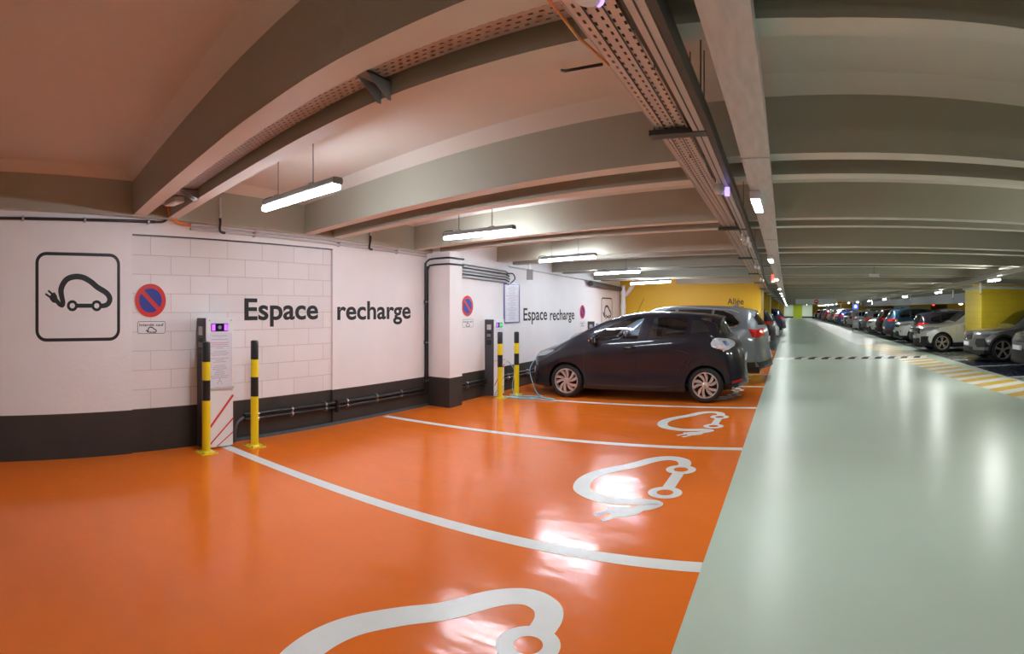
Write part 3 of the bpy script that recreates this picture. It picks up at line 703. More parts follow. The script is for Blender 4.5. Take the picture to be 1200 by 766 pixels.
def main_tray():
    t = empty('ceiling_cable_tray', (0, 0, 0)); tag(t, 'perforated metal cable tray running the length of the aisle under the beams', 'cable tray')
    m = MB(); slope_sheet(m, -.645, -.50, YS, 2.46, M['tray']); slope_sheet(m, -.655, -.645, YS, 2.475, M['alu'], z2=2.46); slope_sheet(m, -.655, -.6551, YS, 2.53, M['tray'], z2=2.475); m.build('tray_bottom', t)
    m = MB(); slope_box(m, -.66, -.655, YS, 2.472, 2.53, M['alu']); m.build('tray_lip', t)
    m = MB(); slope_box(m, -.603, -.600, YS, 2.455, 2.459, M['dsteel']); slope_box(m, -.545, -.542, YS, 2.455, 2.459, M['dsteel']); m.build('tray_rib', t)
    m = MB(); slope_box(m, -.635, -.52, YS, 2.485, 2.50, M['dsteel']); m.build('cable_bundle', t)
    for y in (2.55, 5.35, 8.0, 10.8, 13.5, 16.3, 20, 24, 28):
        d = zb(y)-2.6
        e = interp(y, TRAY_X); m = MB(); m.rbox(-.68+e, -.40+e, y-.035, y+.035, 2.425+d, 2.45+d, M['dsteel'], .004); m.build('support_bar', t)
        for x in (-.66+e, -.43+e):
            m = MB(); m.tube([(x, y, 2.44+d), (x, y, 3.06+d)], .004, M['dsteel'], 6); m.build('hanger_rod', t)
main_tray()
def channel():
    t = empty('ceiling_channel', (0, 0, 0)); tag(t, 'grey aluminium wiring channel with dark edge beside the perforated tray', 'wiring channel')
    m = MB(); slope_box(m, -.462, -.405, YS, 2.43, 2.49, M['alu']); m.build('channel_body', t)
    m = MB(); slope_box(m, -.437, -.432, YS, 2.426, 2.43, M['dsteel']); m.build('groove', t)
    m = MB(); slope_box(m, -.402, -.372, YS, 2.43, 2.50, M['dsteel']); m.build('side_rail', t)
    m = MB(); slope_box(m, -.496, -.466, YS, 2.47, 2.52, M['dsteel']); m.build('side_rail', t)
    for y in (3.0, 4.5, 7.2):
        for x in (-.56+interp(y, TRAY_X), -.48+interp(y, TRAY_X)):
            m = MB(); m.tube([(x, y, 2.46), (x, y, 3.06)], .004, M['dgrey'], 6); m.build('hanger_rod', t)
channel()
ORD = ['first', 'second', 'third', 'fourth', 'fifth', 'sixth', 'seventh', 'eighth', 'ninth', 'tenth', 'eleventh', 'twelfth', 'thirteenth', 'fourteenth', 'fifteenth', 'sixteenth', 'seventeenth', 'eighteenth', 'nineteenth', 'twentieth', 'twenty-first', 'twenty-second', 'twenty-third', 'twenty-fourth']
for i, (y, s) in enumerate(((3.55, .042), (5.75, .036), (6.15, .036), (8.9, .036), (12.0, .034))):
    d = zb(y)-2.6
    t = empty('dome_sensor', (-.455+interp(y, TRAY_X), y, 2.40+d)); tag(t, 'glassy round parking sensor under the wiring channel, %s from the camera' % ORD[i], 'sensor', 'round sensors under the wiring channel')
    m = MB(); m.ball((0, 0, 0), s, s, s, M['glassball'], 16, 10); m.build('dome', t, 60)
    m = MB(); m.lathe([(s*.6, s*.6), (s*.6, s+.03)], M['white'], 14); m.build('mount', t)
    m = MB(); m.rbox(.035, .065, -.02, .02, -.045, .01, M['indicator'] if i == 0 else M['white'], .006); m.build('indicator', t)
t = empty('round_detector', (-.50, 1.265, 2.385)); tag(t, 'pale cylindrical detector with violet rim under the tray at the top edge', 'detector')
m = MB(); m.lathe([(.045, .09), (.045, .03), (.036, 0), (.032, -.004)], M['white'], 24); m.build('body', t, 40)
m = MB(); ribbon(m, arc(0, 0, .036, -1.2, 1.2, 16), .010, Matrix(), M['indicator'], -.006); m.build('rim_light', t, 40)
conduit('loose_wire', [(-.70, 1.92, 2.53), (-.78, 1.91, 2.525), (-.86, 1.93, 2.535), (-.885, 1.95, 2.55)], .006, M['black'], 'short loose black wire sticking out from the perforated tray', 'wire')
conduit('orange_cable', [(-.668, -2, 2.49), (-.668, 1.3, 2.485), (-.666, 1.6, 2.475), (-.65, 1.85, 2.49)], .005, M['orange_cable'], 'orange cable lying along the edge of the perforated aisle tray', 'cable')

def cross_tray():
    t = empty('ceiling_cable_tray', (0, 0, 0)); tag(t, 'perforated cable tray in the gap between the two nearest beams', 'cable tray')
    m = MB(); X = [-5.2+.2*i for i in range(23)]+[-.66]
    for a, b in zip(X, X[1:]):
        ya, yb = skew(a, True), skew(b, True)
        m.add([(a, 1.67+ya, 2.70), (b, 1.67+yb, 2.70), (b, 1.86+yb, 2.70), (a, 1.86+ya, 2.70)], [(0, 1, 2, 3)], M['tray2'])
        m.add([(a, 1.67+ya, 2.695), (b, 1.67+yb, 2.695), (b, 1.67+yb, 2.77), (a, 1.67+ya, 2.77)], [(0, 1, 2, 3)], M['dsteel'])
        m.add([(a, 1.69+ya, 2.74), (b, 1.69+yb, 2.74), (b, 1.84+yb, 2.74), (a, 1.84+ya, 2.74)], [(0, 1, 2, 3)], M['dsteel'])
    m.build('tray_bottom', t)
    for x in (-4.45, -1.78):
        s = skew(x, True); m = MB()
        m.prism([(1.72+s, 2.695), (1.893+s, 2.695), (1.893+s, 2.60), (1.87+s, 2.60)], x-.035, x-.03, M['grey'], 'x'); m.prism([(1.72+s, 2.695), (1.893+s, 2.695), (1.893+s, 2.60), (1.87+s, 2.60)], x+.03, x+.035, M['grey'], 'x')
        m.box(x-.035, x+.035, 1.72+s, 1.893+s, 2.688, 2.696, M['grey']); m.build('bracket', t)
    t2 = empty('junction_box', (-4.85, 2.19, 2.66)); tag(t2, 'small pale junction box in the beam gap near the left wall', 'junction box')
    m = MB(); m.rbox(-.13, .13, -.05, .05, -.02, .03, M['lgrey'], .008); m.build('box', t2); m = MB(); m.box(-.06, .06, -.03, .03, -.026, -.019, M['white']); m.build('lid', t2)
cross_tray()

def led_lamp(x, y, z, name, label, group, ln=.55, rail=False):
    t = empty(name, (x, y, z)); tag(t, label, 'light', group)
    m = MB(); m.rbox(-.04, .04, -ln/2, ln/2, -.02, .035, M['white'], .01, 'y'); m.build('housing', t)
    m = MB(); m.rbox(-.03, .03, -ln/2+.02, ln/2-.02, -.045 if rail else -.0235, -.012, M['led_rail' if rail else 'led'], .004, 'y'); m.build('diffuser', t)
    return t
def trunking():
    t = empty('ceiling_trunking', (0, 0, 0)); tag(t, 'broad galvanised sheet metal trunking carrying the aisle lights', 'trunking')
    ys = [-6.5, 0, 2.5, 7, 9, 13, 17, 27, 92]
    m = MB(); slope_box(m, -.275, -.115, ys, 2.45, 2.52, M['galv'], TRUNK_X); m.build('trunking_body', t)
    for y in (3.05, 6.2, 9.2, 12.3, 15.4, 18.4):
        d = zb(y)-2.6; e = interp(y, TRUNK_X); m = MB(); m.box(-.277+e, -.113+e, y-.012, y+.012, 2.447+d, 2.45+d, M['steel']); m.build('joint_cover', t)
    y = 4.22; k = 0
    for y in (-4.0, .1): led_lamp(-.2, y, 2.41+zb(y)-2.6, 'ceiling_strip_light', 'small linear light under the trunking %s' % ('behind the viewer' if y < 0 else 'straight above the viewer'), 'lights under the trunking')
    y = 4.08
    while y < 95:
        led_lamp(-.235+interp(y, TRUNK_X), y, 2.415+zb(y)-2.6, 'ceiling_strip_light', 'small bright linear light under the galvanised trunking, %s from the camera' % ORD[k], 'lights under the trunking'); y += 3.9 if y < 20 else 6; k += 1
    q = empty('hanging_indicator', (-.40, 12.3, 2.30)); tag(q, 'small red illuminated box beside the third trunking light', 'indicator')
    m = MB(); m.rbox(-.04, .04, -.03, .03, -.09, .09, M['indicator_red'], .01); m.build('lamp_box', q); m = MB(); m.tube([(0, 0, .09), (0, 0, .25)], .008, M['grey'], 8); m.build('stem', q)
trunking()
def right_rail():
    t = empty('ceiling_rail', (0, 0, 0)); tag(t, 'grey lighting rail above the front of the right-hand row of cars', 'lighting rail')
    P_ = [(3.75, -6.5), (3.9, 6), (4.15, 10.5), (4.55, 16.9), (4.65, 22), (4.8, 29), (4.7, 60), (4.3, 92)]
    rx = lambda y: interp(y, [(b, a) for a, b in P_])
    m = MB(); ys = [p[1] for p in P_]
    for a, b in zip(ys, ys[1:]):
        xa, xb = rx(a), rx(b); za, zc = 2.40+zb(a)-2.6, 2.40+zb(b)-2.6
        m.add([(xa, a, za), (xa+.12, a, za), (xb+.12, b, zc), (xb, b, zc), (xa, a, za+.07), (xa+.12, a, za+.07), (xb+.12, b, zc+.07), (xb, b, zc+.07)], [(0, 3, 2, 1), (4, 5, 6, 7), (0, 1, 5, 4), (2, 3, 7, 6), (0, 4, 7, 3), (1, 2, 6, 5)], M['alu'])
    m.build('rail_body', t)
    y = 10.6; k = 0
    for yy in (-1.5, 4.5): led_lamp(rx(yy)+.06, yy, 2.365+zb(yy)-2.6, 'ceiling_rail_light', 'linear light under the right-hand rail %s' % ('behind the viewer' if yy < 0 else 'before the first one in view'), 'lights under the right-hand rail', .6, True)
    while y < 88:
        led_lamp(rx(y)+.06, y, 2.365+zb(y)-2.6, 'ceiling_rail_light', 'linear light under the right-hand rail above the parked cars, %s from the camera' % ORD[k], 'lights under the right-hand rail', .6, True)
        y += 5.6; k += 1
    for k, (px, yy) in enumerate([(1149, 12.1), (1117, 15.2), (1067, 20.5), (1042, 26), (1022, 33), (1009, 40)]):
        x = yy*tan((px-926.5)/630); z = zb(yy)
        q = empty('hanging_sensor', (x, yy, z)); tag(q, 'white stick shaped bay sensor hanging below the rail, %s from the camera' % ORD[k], 'sensor', 'hanging bay sensors over the right-hand row')
        m = MB(); m.tube([(0, 0, 0), (0, 0, -.22)], .008, M['grey'], 8); m.build('stem', q); m = MB(); m.lathe([(.02, -.22), (.024, -.23), (.024, -.46), (.018, -.47)], M['white'], 12); m.build('sensor_body', q, 40); m = MB(); m.lathe([(.02, -.471), (.02, -.49), (0, -.5)], M['amber'], 12); m.build('sensor_tip', q)
    q = empty('ceiling_detector', (1.66, 10.6, 2.27)); tag(q, 'flat white box detector hanging from the ceiling over the aisle', 'detector')
    m = MB(); m.rbox(-.1, .1, -.06, .06, -.03, .03, M['white'], .02); m.rbox(-.03, .03, -.03, .03, .03, .05, M['grey'], .01); m.build('box', q); m = MB(); m.tube([(0, 0, .05), (0, 0, .5)], .007, M['grey'], 8); m.build('rod', q)
right_rail()
for x in (-.9, 2.9): led_lamp(x, 94.0, 2.36, 'ceiling_light', 'added lamp brightening the far white end wall, %s of the lime panel' % ('left' if x < 0 else 'right'), 'lamps added for the far end wall', 1.2)  # extra lamps added to brighten the otherwise dark end wall

def hanging_banner():
    t = empty('hanging_sign', (2.0, 42, 2.18)); tag(t, 'long white hanging sign with red no entry disc far down the aisle', 'sign')
    m = MB(); m.rbox(-1.6, 1.6, -.05, .05, -.2, .2, M['bannerw'], .02); m.build('panel', t)
    m = MB(); m.lathe([(.17, 0), (.17, .01)], M['red'], 24, at(ONY, .0, -.051, 0)); d = m.build('red_disc', t); m = MB(); m.box(-.11, .11, -.065, -.062, -.03, .03, M['white']); m.build('white_bar', t)
    for x in (-1.3, 1.3):
        m = MB(); m.tube([(x, 0, .2), (x, 0, .6)], .012, M['grey'], 8); m.build('hanger', t)
    t = empty('hanging_sign', (4.05, 42, 2.10)); tag(t, 'yellow hanging sign next to the long white sign far down the aisle', 'sign')
    m = MB(); m.rbox(-.42, .42, -.05, .05, -.14, .14, M['line_yellow'], .02); m.build('panel', t)
    m = MB(); m.box(-.3, -.05, -.056, -.05, -.03, .03, M['black']); m.box(.05, .3, -.056, -.05, -.03, .03, M['black']); m.build('dark_bars', t)
    for x in (-.3, .3):
        m = MB(); m.tube([(x, 0, .14), (x, 0, .6)], .012, M['grey'], 8); m.build('hanger', t)
    # pay point sign on two posts beside the right-hand row
    y = 38.0; x = y*tan((1002.5-926.5)/630)
    t = empty('standing_sign', (x, y, 0)); tag(t, 'blue lit sign on two grey posts standing among the right-hand cars', 'sign')
    for dx in (-.2, .2):
        m = MB(); m.tube([(dx, 0, 0), (dx, 0, 2.05)], .03, M['lgrey'], 10); m.build('post', t)
    m = MB(); m.rbox(-.19, .19, -.06, .06, 1.60, 1.96, M['bluesign'], .02); s = m.build('sign_box', t); m = MB(); m.lathe([(.09, 0), (.09, .005)], M['whitesign'], 20, at(ONY, 0, -.061, 1.78)); m.build('white_disc', s)
    m = MB(); m.rbox(-.2, .2, -.05, .05, .25, .85, M['lgrey'], .02); m.build('lower_cabinet', t); m = MB(); m.box(-.12, .12, -.056, -.05, .45, .65, M['bannerw']); m.build('lower_plate', t)
hanging_banner()

def speed_bump():
    y = 17.4; t = empty('speed_bump', (0, y, 0)); tag(t, 'black and white striped speed bump lying across the aisle', 'speed bump')
    x = -.42; k = 0; w = .215
    while x < 4.45:
        m = MB(); s = .12
        b = [(-.28, 0), (-.16, .035), (.16, .035), (.28, 0)]
        vs = [(x+s*(yy/.28), yy, z) for yy, z in b]+[(x+w+s*(yy/.28), yy, z) for yy, z in b]
        m.add(vs, [(0, 1, 5, 4), (1, 2, 6, 5), (2, 3, 7, 6), (0, 4, 7, 3), (0, 3, 2, 1), (4, 5, 6, 7)], M['bump_black'] if (k % 2 and k > 2) else M['line'])
        m.build('segment', t); x += w; k += 1
speed_bump()
t = empty('ceiling_light', (13.1, 40, 2.02)); tag(t, 'single white lamp far behind the right-hand cars in the next aisle', 'light')
m = MB(); m.rbox(-.05, .05, -.3, .3, -.02, .035, M['white'], .01, 'y'); m.build('housing', t); m = MB(); m.rbox(-.04, .04, -.28, .28, -.05, -.012, M['led_rail'], .004, 'y'); m.build('diffuser', t)
m = MB(); m.tube([(0, 0, .03), (0, 0, .42)], .008, M['grey'], 6); m.build('hanger', t)
t = empty('hanging_indicator', (10.75, 39.5, 1.93)); tag(t, 'small red occupied bay light hanging far behind the white crossover', 'indicator')
m = MB(); m.rbox(-.09, .09, -.04, .04, -.08, .08, M['indicator_red'], .02); m.build('lamp_box', t); m = MB(); m.tube([(0, 0, .08), (0, 0, .5)], .008, M['grey'], 6); m.build('stem', t)
conduit('grey_pipe', [(6.31, 18.95, 2.34), (6.31, 17.25, 2.34), (6.36, 17.14, 2.34), (9.8, 17.14, 2.34)], .045, M['greyconc'], 'grey pipe running around the top of the yellow block pillar')
# ------------------------------------------------------------------ cars
def sstep(t): t = min(max(t, 0), 1); return t*t*(3-2*t)

class Car:
    """body skin lofted over cross sections; openings, lamps and panels are cut out of it"""
    def __init__(s, sp):
        s.sp = sp; L, W = sp['L'], sp['W']/2; s.L, s.W = L, W
        top = sp['top']; path = smooth_path(top, 14)
        # resample by arc length, x kept rising
        P_ = [path[0]]
        for p in path[1:]: P_.append((max(p[0], P_[-1][0]+.0008), p[1]))
        d = [0]
        for a, b in zip(P_, P_[1:]): d.append(d[-1]+hypot(b[0]-a[0], b[1]-a[1]))
        N = sp.get('N', 86); xs = [P_[0]]; j = 0
        for i in range(1, N):
            t = d[-1]*i/(N-1)
            while j < len(d)-2 and d[j+1] < t: j += 1
            u = (t-d[j])/max(d[j+1]-d[j], 1e-9); xs.append(tuple(a+(b-a)*u for a, b in zip(P_[j], P_[j+1])))
        fb, fbelt, fw, fr, fc = (pchip(sp[k]) for k in ('bottom', 'belt', 'plan', 'roofw', 'crown'))
        bm = bmesh.new(); s.bm = bm; rows = []
        lp = sp.get('lower', [(.0, .93), (.06, .965), (.22, .985), (.42, 1.0), (.62, 1.0), (.82, .985), (.93, .972)])
        for (x, zt) in xs:
            b = min(fb(x), zt-.03); w = W*fw(x); c = fc(x); ze = zt-c; zl = min(fbelt(x), ze-.004)
            zl = max(zl, b+.02)
            wb = w*.962; wr = min(W*fr(x), wb*.985)
            sec = [(0, b), (w*.55, b), (w*.70, b), (w*.86, b+.002)]
            sec += [(w*q, b+(zl-b)*t) for t, q in lp]
            sec += [(wb, zl)]
            g = max(ze-zl, 0.004); bul = .022*min(1, g/.3)
            for t in (.12, .3, .5, .7, .88): sec.append((wb+(wr-wb)*t+bul*sin(pi*t), zl+g*t))
            sec += [(wr, ze), (wr-.02, ze+c*.22), (wr-.055, ze+c*.42), (wr*.86, ze+c*.58), (wr*.66, ze+c*.80), (wr*.4, ze+c*.94), (wr*.18, ze+c*.99), (0, zt)]
            row = []
            for sg in (1, -1):
                for k, (y, z) in enumerate(sec):
                    if sg == -1 and k in (0, len(sec)-1): continue
                    yy = y*sg; q = (abs(y)/W)**2.3
                    x2 = x+sp['bowF']*q*(1-sstep(x/sp.get('LF', .95)))-sp['bowR']*q*sstep((x-(L-sp.get('LR', .85)))/sp.get('LR', .85))
                    row.append((k, sg, bm.verts.new((x2, yy, z))))
            m = len(sec); order = [v for k, g_, v in row if g_ == 1]+[v for k, g_, v in reversed(row) if g_ == -1]
            rows.append(order)
        n = len(rows[0])
        for r0, r1 in zip(rows, rows[1:]):
            for k in range(n):
                bm.faces.new((r0[k], r0[(k+1) % n], r1[(k+1) % n], r1[k]))
        bm.faces.new(list(reversed(rows[0]))); bm.faces.new(rows[-1])
        bmesh.ops.recalc_face_normals(bm, faces=bm.faces)
        s.tag = bm.faces.layers.int.new('part'); s.names = ['body']
        me = bpy.data.meshes.new('tmp'); bm.to_mesh(me); s.bvh = BVHTree.FromPolygons([v.co[:] for v in me.vertices], [p.vertices[:] for p in me.polygons]); bpy.data.meshes.remove(me)
    def side(s, x, z, sg=-1):
        h = s.bvh.ray_cast(Vector((x, sg*3, z)), Vector((0, -sg, 0)))
        return h[0] if h[0] else Vector((x, sg*s.W, z))
    def end(s, y, z, front):
        h = s.bvh.ray_cast(Vector((-3 if front else s.L+3, y, z)), Vector((1 if front else -1, 0, 0)))
        return h[0] if h[0] else Vector((0 if front else s.L, y, z))
    def top(s, x, y):
        h = s.bvh.ray_cast(Vector((x, y, 5)), Vector((0, 0, -1))); return h[0] if h[0] else Vector((x, y, 1))
    def cut(s, name, pts, view, flt, only=('body',)):
        """view 'side' (x,z), 'end' (y,z), 'top' (x,y); pts convex outline"""
        bm = s.bm; ia, ib = {'side': (0, 2), 'end': (1, 2), 'top': (0, 1)}[view]
        if name not in s.names: s.names.append(name)
        t = s.names.index(name); ok = [s.names.index(o) for o in only if o in s.names]
        ar = sum(a[0]*b[1]-b[0]*a[1] for a, b in zip(pts, pts[1:]+pts[:1]))
        if ar < 0: pts = pts[::-1]
        lo = (min(p[0] for p in pts), min(p[1] for p in pts)); hi = (max(p[0] for p in pts), max(p[1] for p in pts))
        def cand():
            r = []
            for f in bm.faces:
                if f[s.tag] not in ok: continue
                cs = [v.co for v in f.verts]
                if max(c[ia] for c in cs) < lo[0] or min(c[ia] for c in cs) > hi[0] or max(c[ib] for c in cs) < lo[1] or min(c[ib] for c in cs) > hi[1]: continue
                if flt(f.calc_center_median(), f.normal): r.append(f)
            return r
        for p, q in zip(pts, pts[1:]+pts[:1]):
            fs = cand()
            if not fs: return
            geom = list({e for f in fs for e in f.edges})+list({v for f in fs for v in f.verts})+fs
            no = [0, 0, 0]; no[ia] = q[1]-p[1]; no[ib] = -(q[0]-p[0]); co = [0, 0, 0]; co[ia], co[ib] = p
            bmesh.ops.bisect_plane(bm, geom=geom, plane_co=co, plane_no=no, dist=1e-5)
        for f in cand():
            c = f.calc_center_median(); a, b = c[ia], c[ib]
            if all((q[0]-p[0])*(b-p[1])-(q[1]-p[1])*(a-p[0]) >= -1e-6 for p, q in zip(pts, pts[1:]+pts[:1])): f[s.tag] = t
    def delete(s, name):
        if name not in s.names: return
        t = s.names.index(name); bmesh.ops.delete(s.bm, geom=[f for f in s.bm.faces if f[s.tag] == t], context='FACES')
    def extract(s, name, out, m, parent, off=0., split=False, whole=False):
        """mesh objects from the faces carrying the tag: one per connected panel"""
        if name not in s.names: return []
        t = s.names.index(name); todo = [f for f in s.bm.faces if f[s.tag] == t]; groups = []
        if whole: groups = [todo] if todo else []
        else:
            left = set(todo)
            while left:
                st = [left.pop()]; g = []
                while st:
                    f = st.pop(); g.append(f)
                    for e in f.edges:
                        for h in e.link_faces:
                            if h in left: left.discard(h); st.append(h)
                groups.append(g)
            ar = [sum(f.calc_area() for f in g) for g in groups]
            groups = [g for g, a in zip(groups, ar) if a > max(ar)*.04]
        res = []
        for g in groups:
            mp = {}; vs = []; fs = []
            for f in g:
                idx = []
                for v in f.verts:
                    if v not in mp: mp[v] = len(vs); vs.append(v.co+v.normal*off)
                    idx.append(mp[v])
                fs.append(idx)
            me = bpy.data.meshes.new(out); me.from_pydata(vs, [], fs); me.materials.append(m); me.shade_smooth(); me.set_sharp_from_angle(angle=radians(38))
            o = bpy.data.objects.new(out, me); COL.objects.link(o); o.parent = parent; res.append(o)
        return res

def ngon(cx, cy, r, n=22, a0=0): return [(cx+r*cos(a0+2*pi*i/n), cy+r*sin(a0+2*pi*i/n)) for i in range(n)]

def make_wheel(parent, x, y, R, rimr, sg, style, wid=.2, detail=True):
    A = Matrix.Translation((x, y, R)) @ Matrix.Rotation(-pi/2*sg, 4, 'X') @ Matrix()      # local +z points outwards
    if sg > 0: A = Matrix.Translation((x, y, R)) @ Matrix(((1, 0, 0, 0), (0, 0, 1, 0), (0, -1, 0, 0), (0, 0, 0, 1)))
    else: A = Matrix.Translation((x, y, R)) @ Matrix(((1, 0, 0, 0), (0, 0, -1, 0), (0, 1, 0, 0), (0, 0, 0, 1)))
    m = MB(); w = wid
    m.lathe([(rimr*.9, -w), (rimr+.02, -w), (R-.035, -w+.005), (R-.008, -w+.03), (R, -w+.06), (R, -.06), (R-.008, -.03), (R-.03, -.006), (rimr+.03, .0), (rimr+.004, -.012), (rimr, -.02), (rimr-.012, -.10), (rimr*.9, -.13)], M['tyre'], 36, A, None, False)
    wh = m.build('wheel', parent, 40)
    m = MB(); m.lathe([(rimr+.003, -.022), (rimr+.006, -.006), (rimr-.010, -.004), (rimr-.018, -.02), (rimr-.02, -.09)], M['alloy'], 36, A, None, False)
    m.lathe([(rimr-.018, -.095), (.0, -.10)], M['alloy_dark'], 30, A, None, False)
    def blade(pts, z0, z1, mm):
        n = len(pts); vs = [A @ Vector((p[0], p[1], z1)) for p in pts]+[A @ Vector((p[0], p[1], z0)) for p in pts]
        m.add(vs, [tuple(range(n))]+[(i, i+n, (i+1) % n+n, (i+1) % n) for i in range(n)], mm)
    ro = rimr-.008
    def pol(r, a): return (r*cos(a), r*sin(a))
    if style == 'swirl':        # paired curved paddles
        for k in range(5):
            a = 2*pi*k/5+.3
            for da, sw, w0, w1 in ((-.30, .34, .14, .20), (.20, .38, .10, .17)):
                path = [(r, a+da+sw*(max(0, r-.05)/(ro-.05))**1.3) for r in (.045, .08, .12, .16, ro)]
                wd = [.024, .032, .046, .054, .046]
                l = [pol(r, t-wv/2/r) for (r, t), wv in zip(path, wd)]; rr = [pol(r, t+wv/2/r) for (r, t), wv in zip(path, wd)]
                blade(l+rr[::-1], -.07, -.022, M['alloy'])
    else:
        ns = {'five': 5, 'ten': 10, 'twin': 5, 'star': 7}[style]
        for k in range(ns):
            a = 2*pi*k/ns+pi/2
            for da in ((-.17, .17) if style == 'twin' else (0,)):
                w0, w1 = {'five': (.045, .068), 'ten': (.022, .03), 'twin': (.022, .03), 'star': (.03, .045)}[style]
                blade([pol(.05, a+da*.6-w0/2/.05), pol(ro, a+da-w1/2/ro), pol(ro, a+da+w1/2/ro), pol(.05, a+da*.6+w0/2/.05)], -.07, -.024, M['alloy'])
    m.build('rim', wh, 35)
    m = MB(); m.lathe([(.062, -.06), (.060, -.03), (.04, -.02), (.0, -.018)], M['alloy'], 20, A); m.build('hub_cap', wh, 40)
    return wh

def build_car(sp, name, label, cat, group=None):
    c = Car(sp); L, W = c.L, c.W
    t = empty(name); tag(t, label, cat, group)
    sidef = lambda co, n: abs(n.y) > .25 or abs(co.y) > W*.6
    R, xw = sp['R'], sp['wheels']; ra = R+sp.get('gap', .045)
    body, gl = P[sp['paint']], M[sp.get('glass', 'glass_black')]
    # wheel openings
    for x in xw:
        rim = [(px, pz) for px, pz in ngon(x, R, ra, 28)]
        if sp.get('clad'):
            c.cut('arch_trim', ngon(x, R, ra+.065, 28), 'side', lambda co, n: abs(co.y) > W*.72)
            c.cut('hole', rim, 'side', lambda co, n: abs(co.y) > W*.66, ('body', 'arch_trim'))
        else: c.cut('hole', rim, 'side', lambda co, n: abs(co.y) > W*.66)
    c.delete('hole')
    up = lambda co, n: abs(co.y) > W*.45 and abs(n.y) > .3
    panes = []
    for nm, polys, *on in sp.get('side_cuts', []):
        for i, pts in enumerate(polys):
            n2 = nm if nm not in ('side_window', 'black_trim') else '%s%d' % (nm, i)
            if n2 != nm: panes.append((n2, nm))
            c.cut(n2, pts, 'side', up, on[0] if on else ('body',))
    if sp.get('ws'): c.cut('windshield', sp['ws'], 'top', lambda co, n: n.z > .2 and n.x < -.15 and co.z > sp['zglass'])
    for nm, pts in sp.get('rear_cuts', []): c.cut(nm, pts, 'end', lambda co, n: n.x > .12 and co.x > L*.7)
    for nm, pts in sp.get('front_cuts', []): c.cut(nm, pts, 'end', lambda co, n: n.x < -.12 and co.x < L*.3)
    if sp.get('sill'): c.cut('sill_cladding', [(-.5, -.2), (L+.5, -.2), (L+.5, sp['sill']), (-.5, sp['sill'])], 'side', lambda co, n: True)
    for i, pts in enumerate(sp.get('doors', [])): c.cut('door%d' % i, pts, 'side', lambda co, n: abs(n.y) > .5 and abs(co.y) > W*.6)
    c.extract('body', 'body', body, t, whole=True)
    c.extract('arch_trim', 'arch_trim', M['cladding'], t, .004)
    c.extract('windshield', 'windshield', M[sp.get('wsglass', sp.get('glass', 'glass_black'))], t, -.003)
    c.extract('rear_window', 'rear_window', M[sp.get('rglass', sp.get('glass', 'glass_black'))], t, -.003)
    c.extract('front_window', 'side_window', M[sp.get('fglass', sp.get('glass', 'glass_black'))], t, -.004, True)
    for n2, nm in panes: c.extract(n2, nm, gl if nm == 'side_window' else M['cladding'], t, -.004 if nm == 'side_window' else .001, True)
    c.extract('quarter_window', 'quarter_window', M[sp.get('fglass', 'glass_black')], t, -.004, True)
    c.extract('window_trim', 'window_trim', M['chrome'], t, .003, True)
    c.extract('headlight', 'headlight', M['headlamp'], t, .004, True)
    c.extract('taillight', 'taillight', M[sp.get('tailmat', 'tail')], t, .005, True)
    c.extract('reflector', 'reflector', M['tail'], t, .004, True)
    c.extract('grille', 'grille', M['cladding'], t, .002)
    c.extract('bumper', 'bumper', M['cladding'], t, .002)
    c.extract('skid_plate', 'skid_plate', M['alloy'], t, .004)
    c.extract('sill_cladding', 'sill_cladding', M['cladding'], t, .001)
    dd = []
    for i in range(len(sp.get('doors', []))): dd += c.extract('door%d' % i, 'door', body, t, 0, True)
    # panel gaps
    for pts in sp.get('seams', []):
        pts = [((a[0]+(b[0]-a[0])*k/6), a[1]+(b[1]-a[1])*k/6) for a, b in zip(pts, pts[1:]) for k in range(6)]+[pts[-1]]
        for sg in (-1, 1):
            m = MB(); m.tube([c.side(x, z, sg)+Vector((0, -sg*.0005, 0)) for x, z in pts], .0035, M['black'], 5); m.build('panel_gap', t)
    # handles
    for k, (x, z) in enumerate(sp.get('handles', [])):
        for sg in (-1, 1):
            p = c.side(x, z, sg); m = MB()
            m.tube(smooth_path([(x-.085, p.y-sg*.005, z), (x-.07, p.y+sg*.028, z+.002), (x, p.y+sg*.034, z+.004), (x+.07, p.y+sg*.028, z+.006), (x+.085, p.y-sg*.005, z+.006)], 4), .012, M.get(sp.get('handle_mat'), body) if sp.get('handle_mat') else body, 8); m.build('door_handle', t, 50)
    # underbody and wheel wells
    m = MB(); m.box(.25, L-.25, -W*.66, W*.66, .20, .34, M['black'])
    for x in xw:
        for sg in (-1, 1):
            a = [(x+(ra+.005)*cos(q), R+(ra+.005)*sin(q)) for q in [-.35+(pi+.7)*i/18 for i in range(19)]]
            y0, y1 = sg*(W*.60), sg*(W*.985)
            vs = [(p[0], y0, p[1]) for p in a]+[(p[0], min(y1, c.side(p[0], max(p[1], .25), sg).y-.004) if sg > 0 else max(y1, c.side(p[0], max(p[1], .25), sg).y+.004), p[1]) for p in a]
            n = len(a); m.add(vs, [(i, i+1, i+1+n, i+n) for i in range(n-1)]+[tuple(range(n))], M['black'])
    m.build('underbody', t)
    for x in xw:
        for sg in (-1, 1): make_wheel(t, x, sg*(c.side(x, R+ra+.03, sg).y*sg-.022), R, sp.get('rim', R*.7), sg, sp.get('style', 'five'))
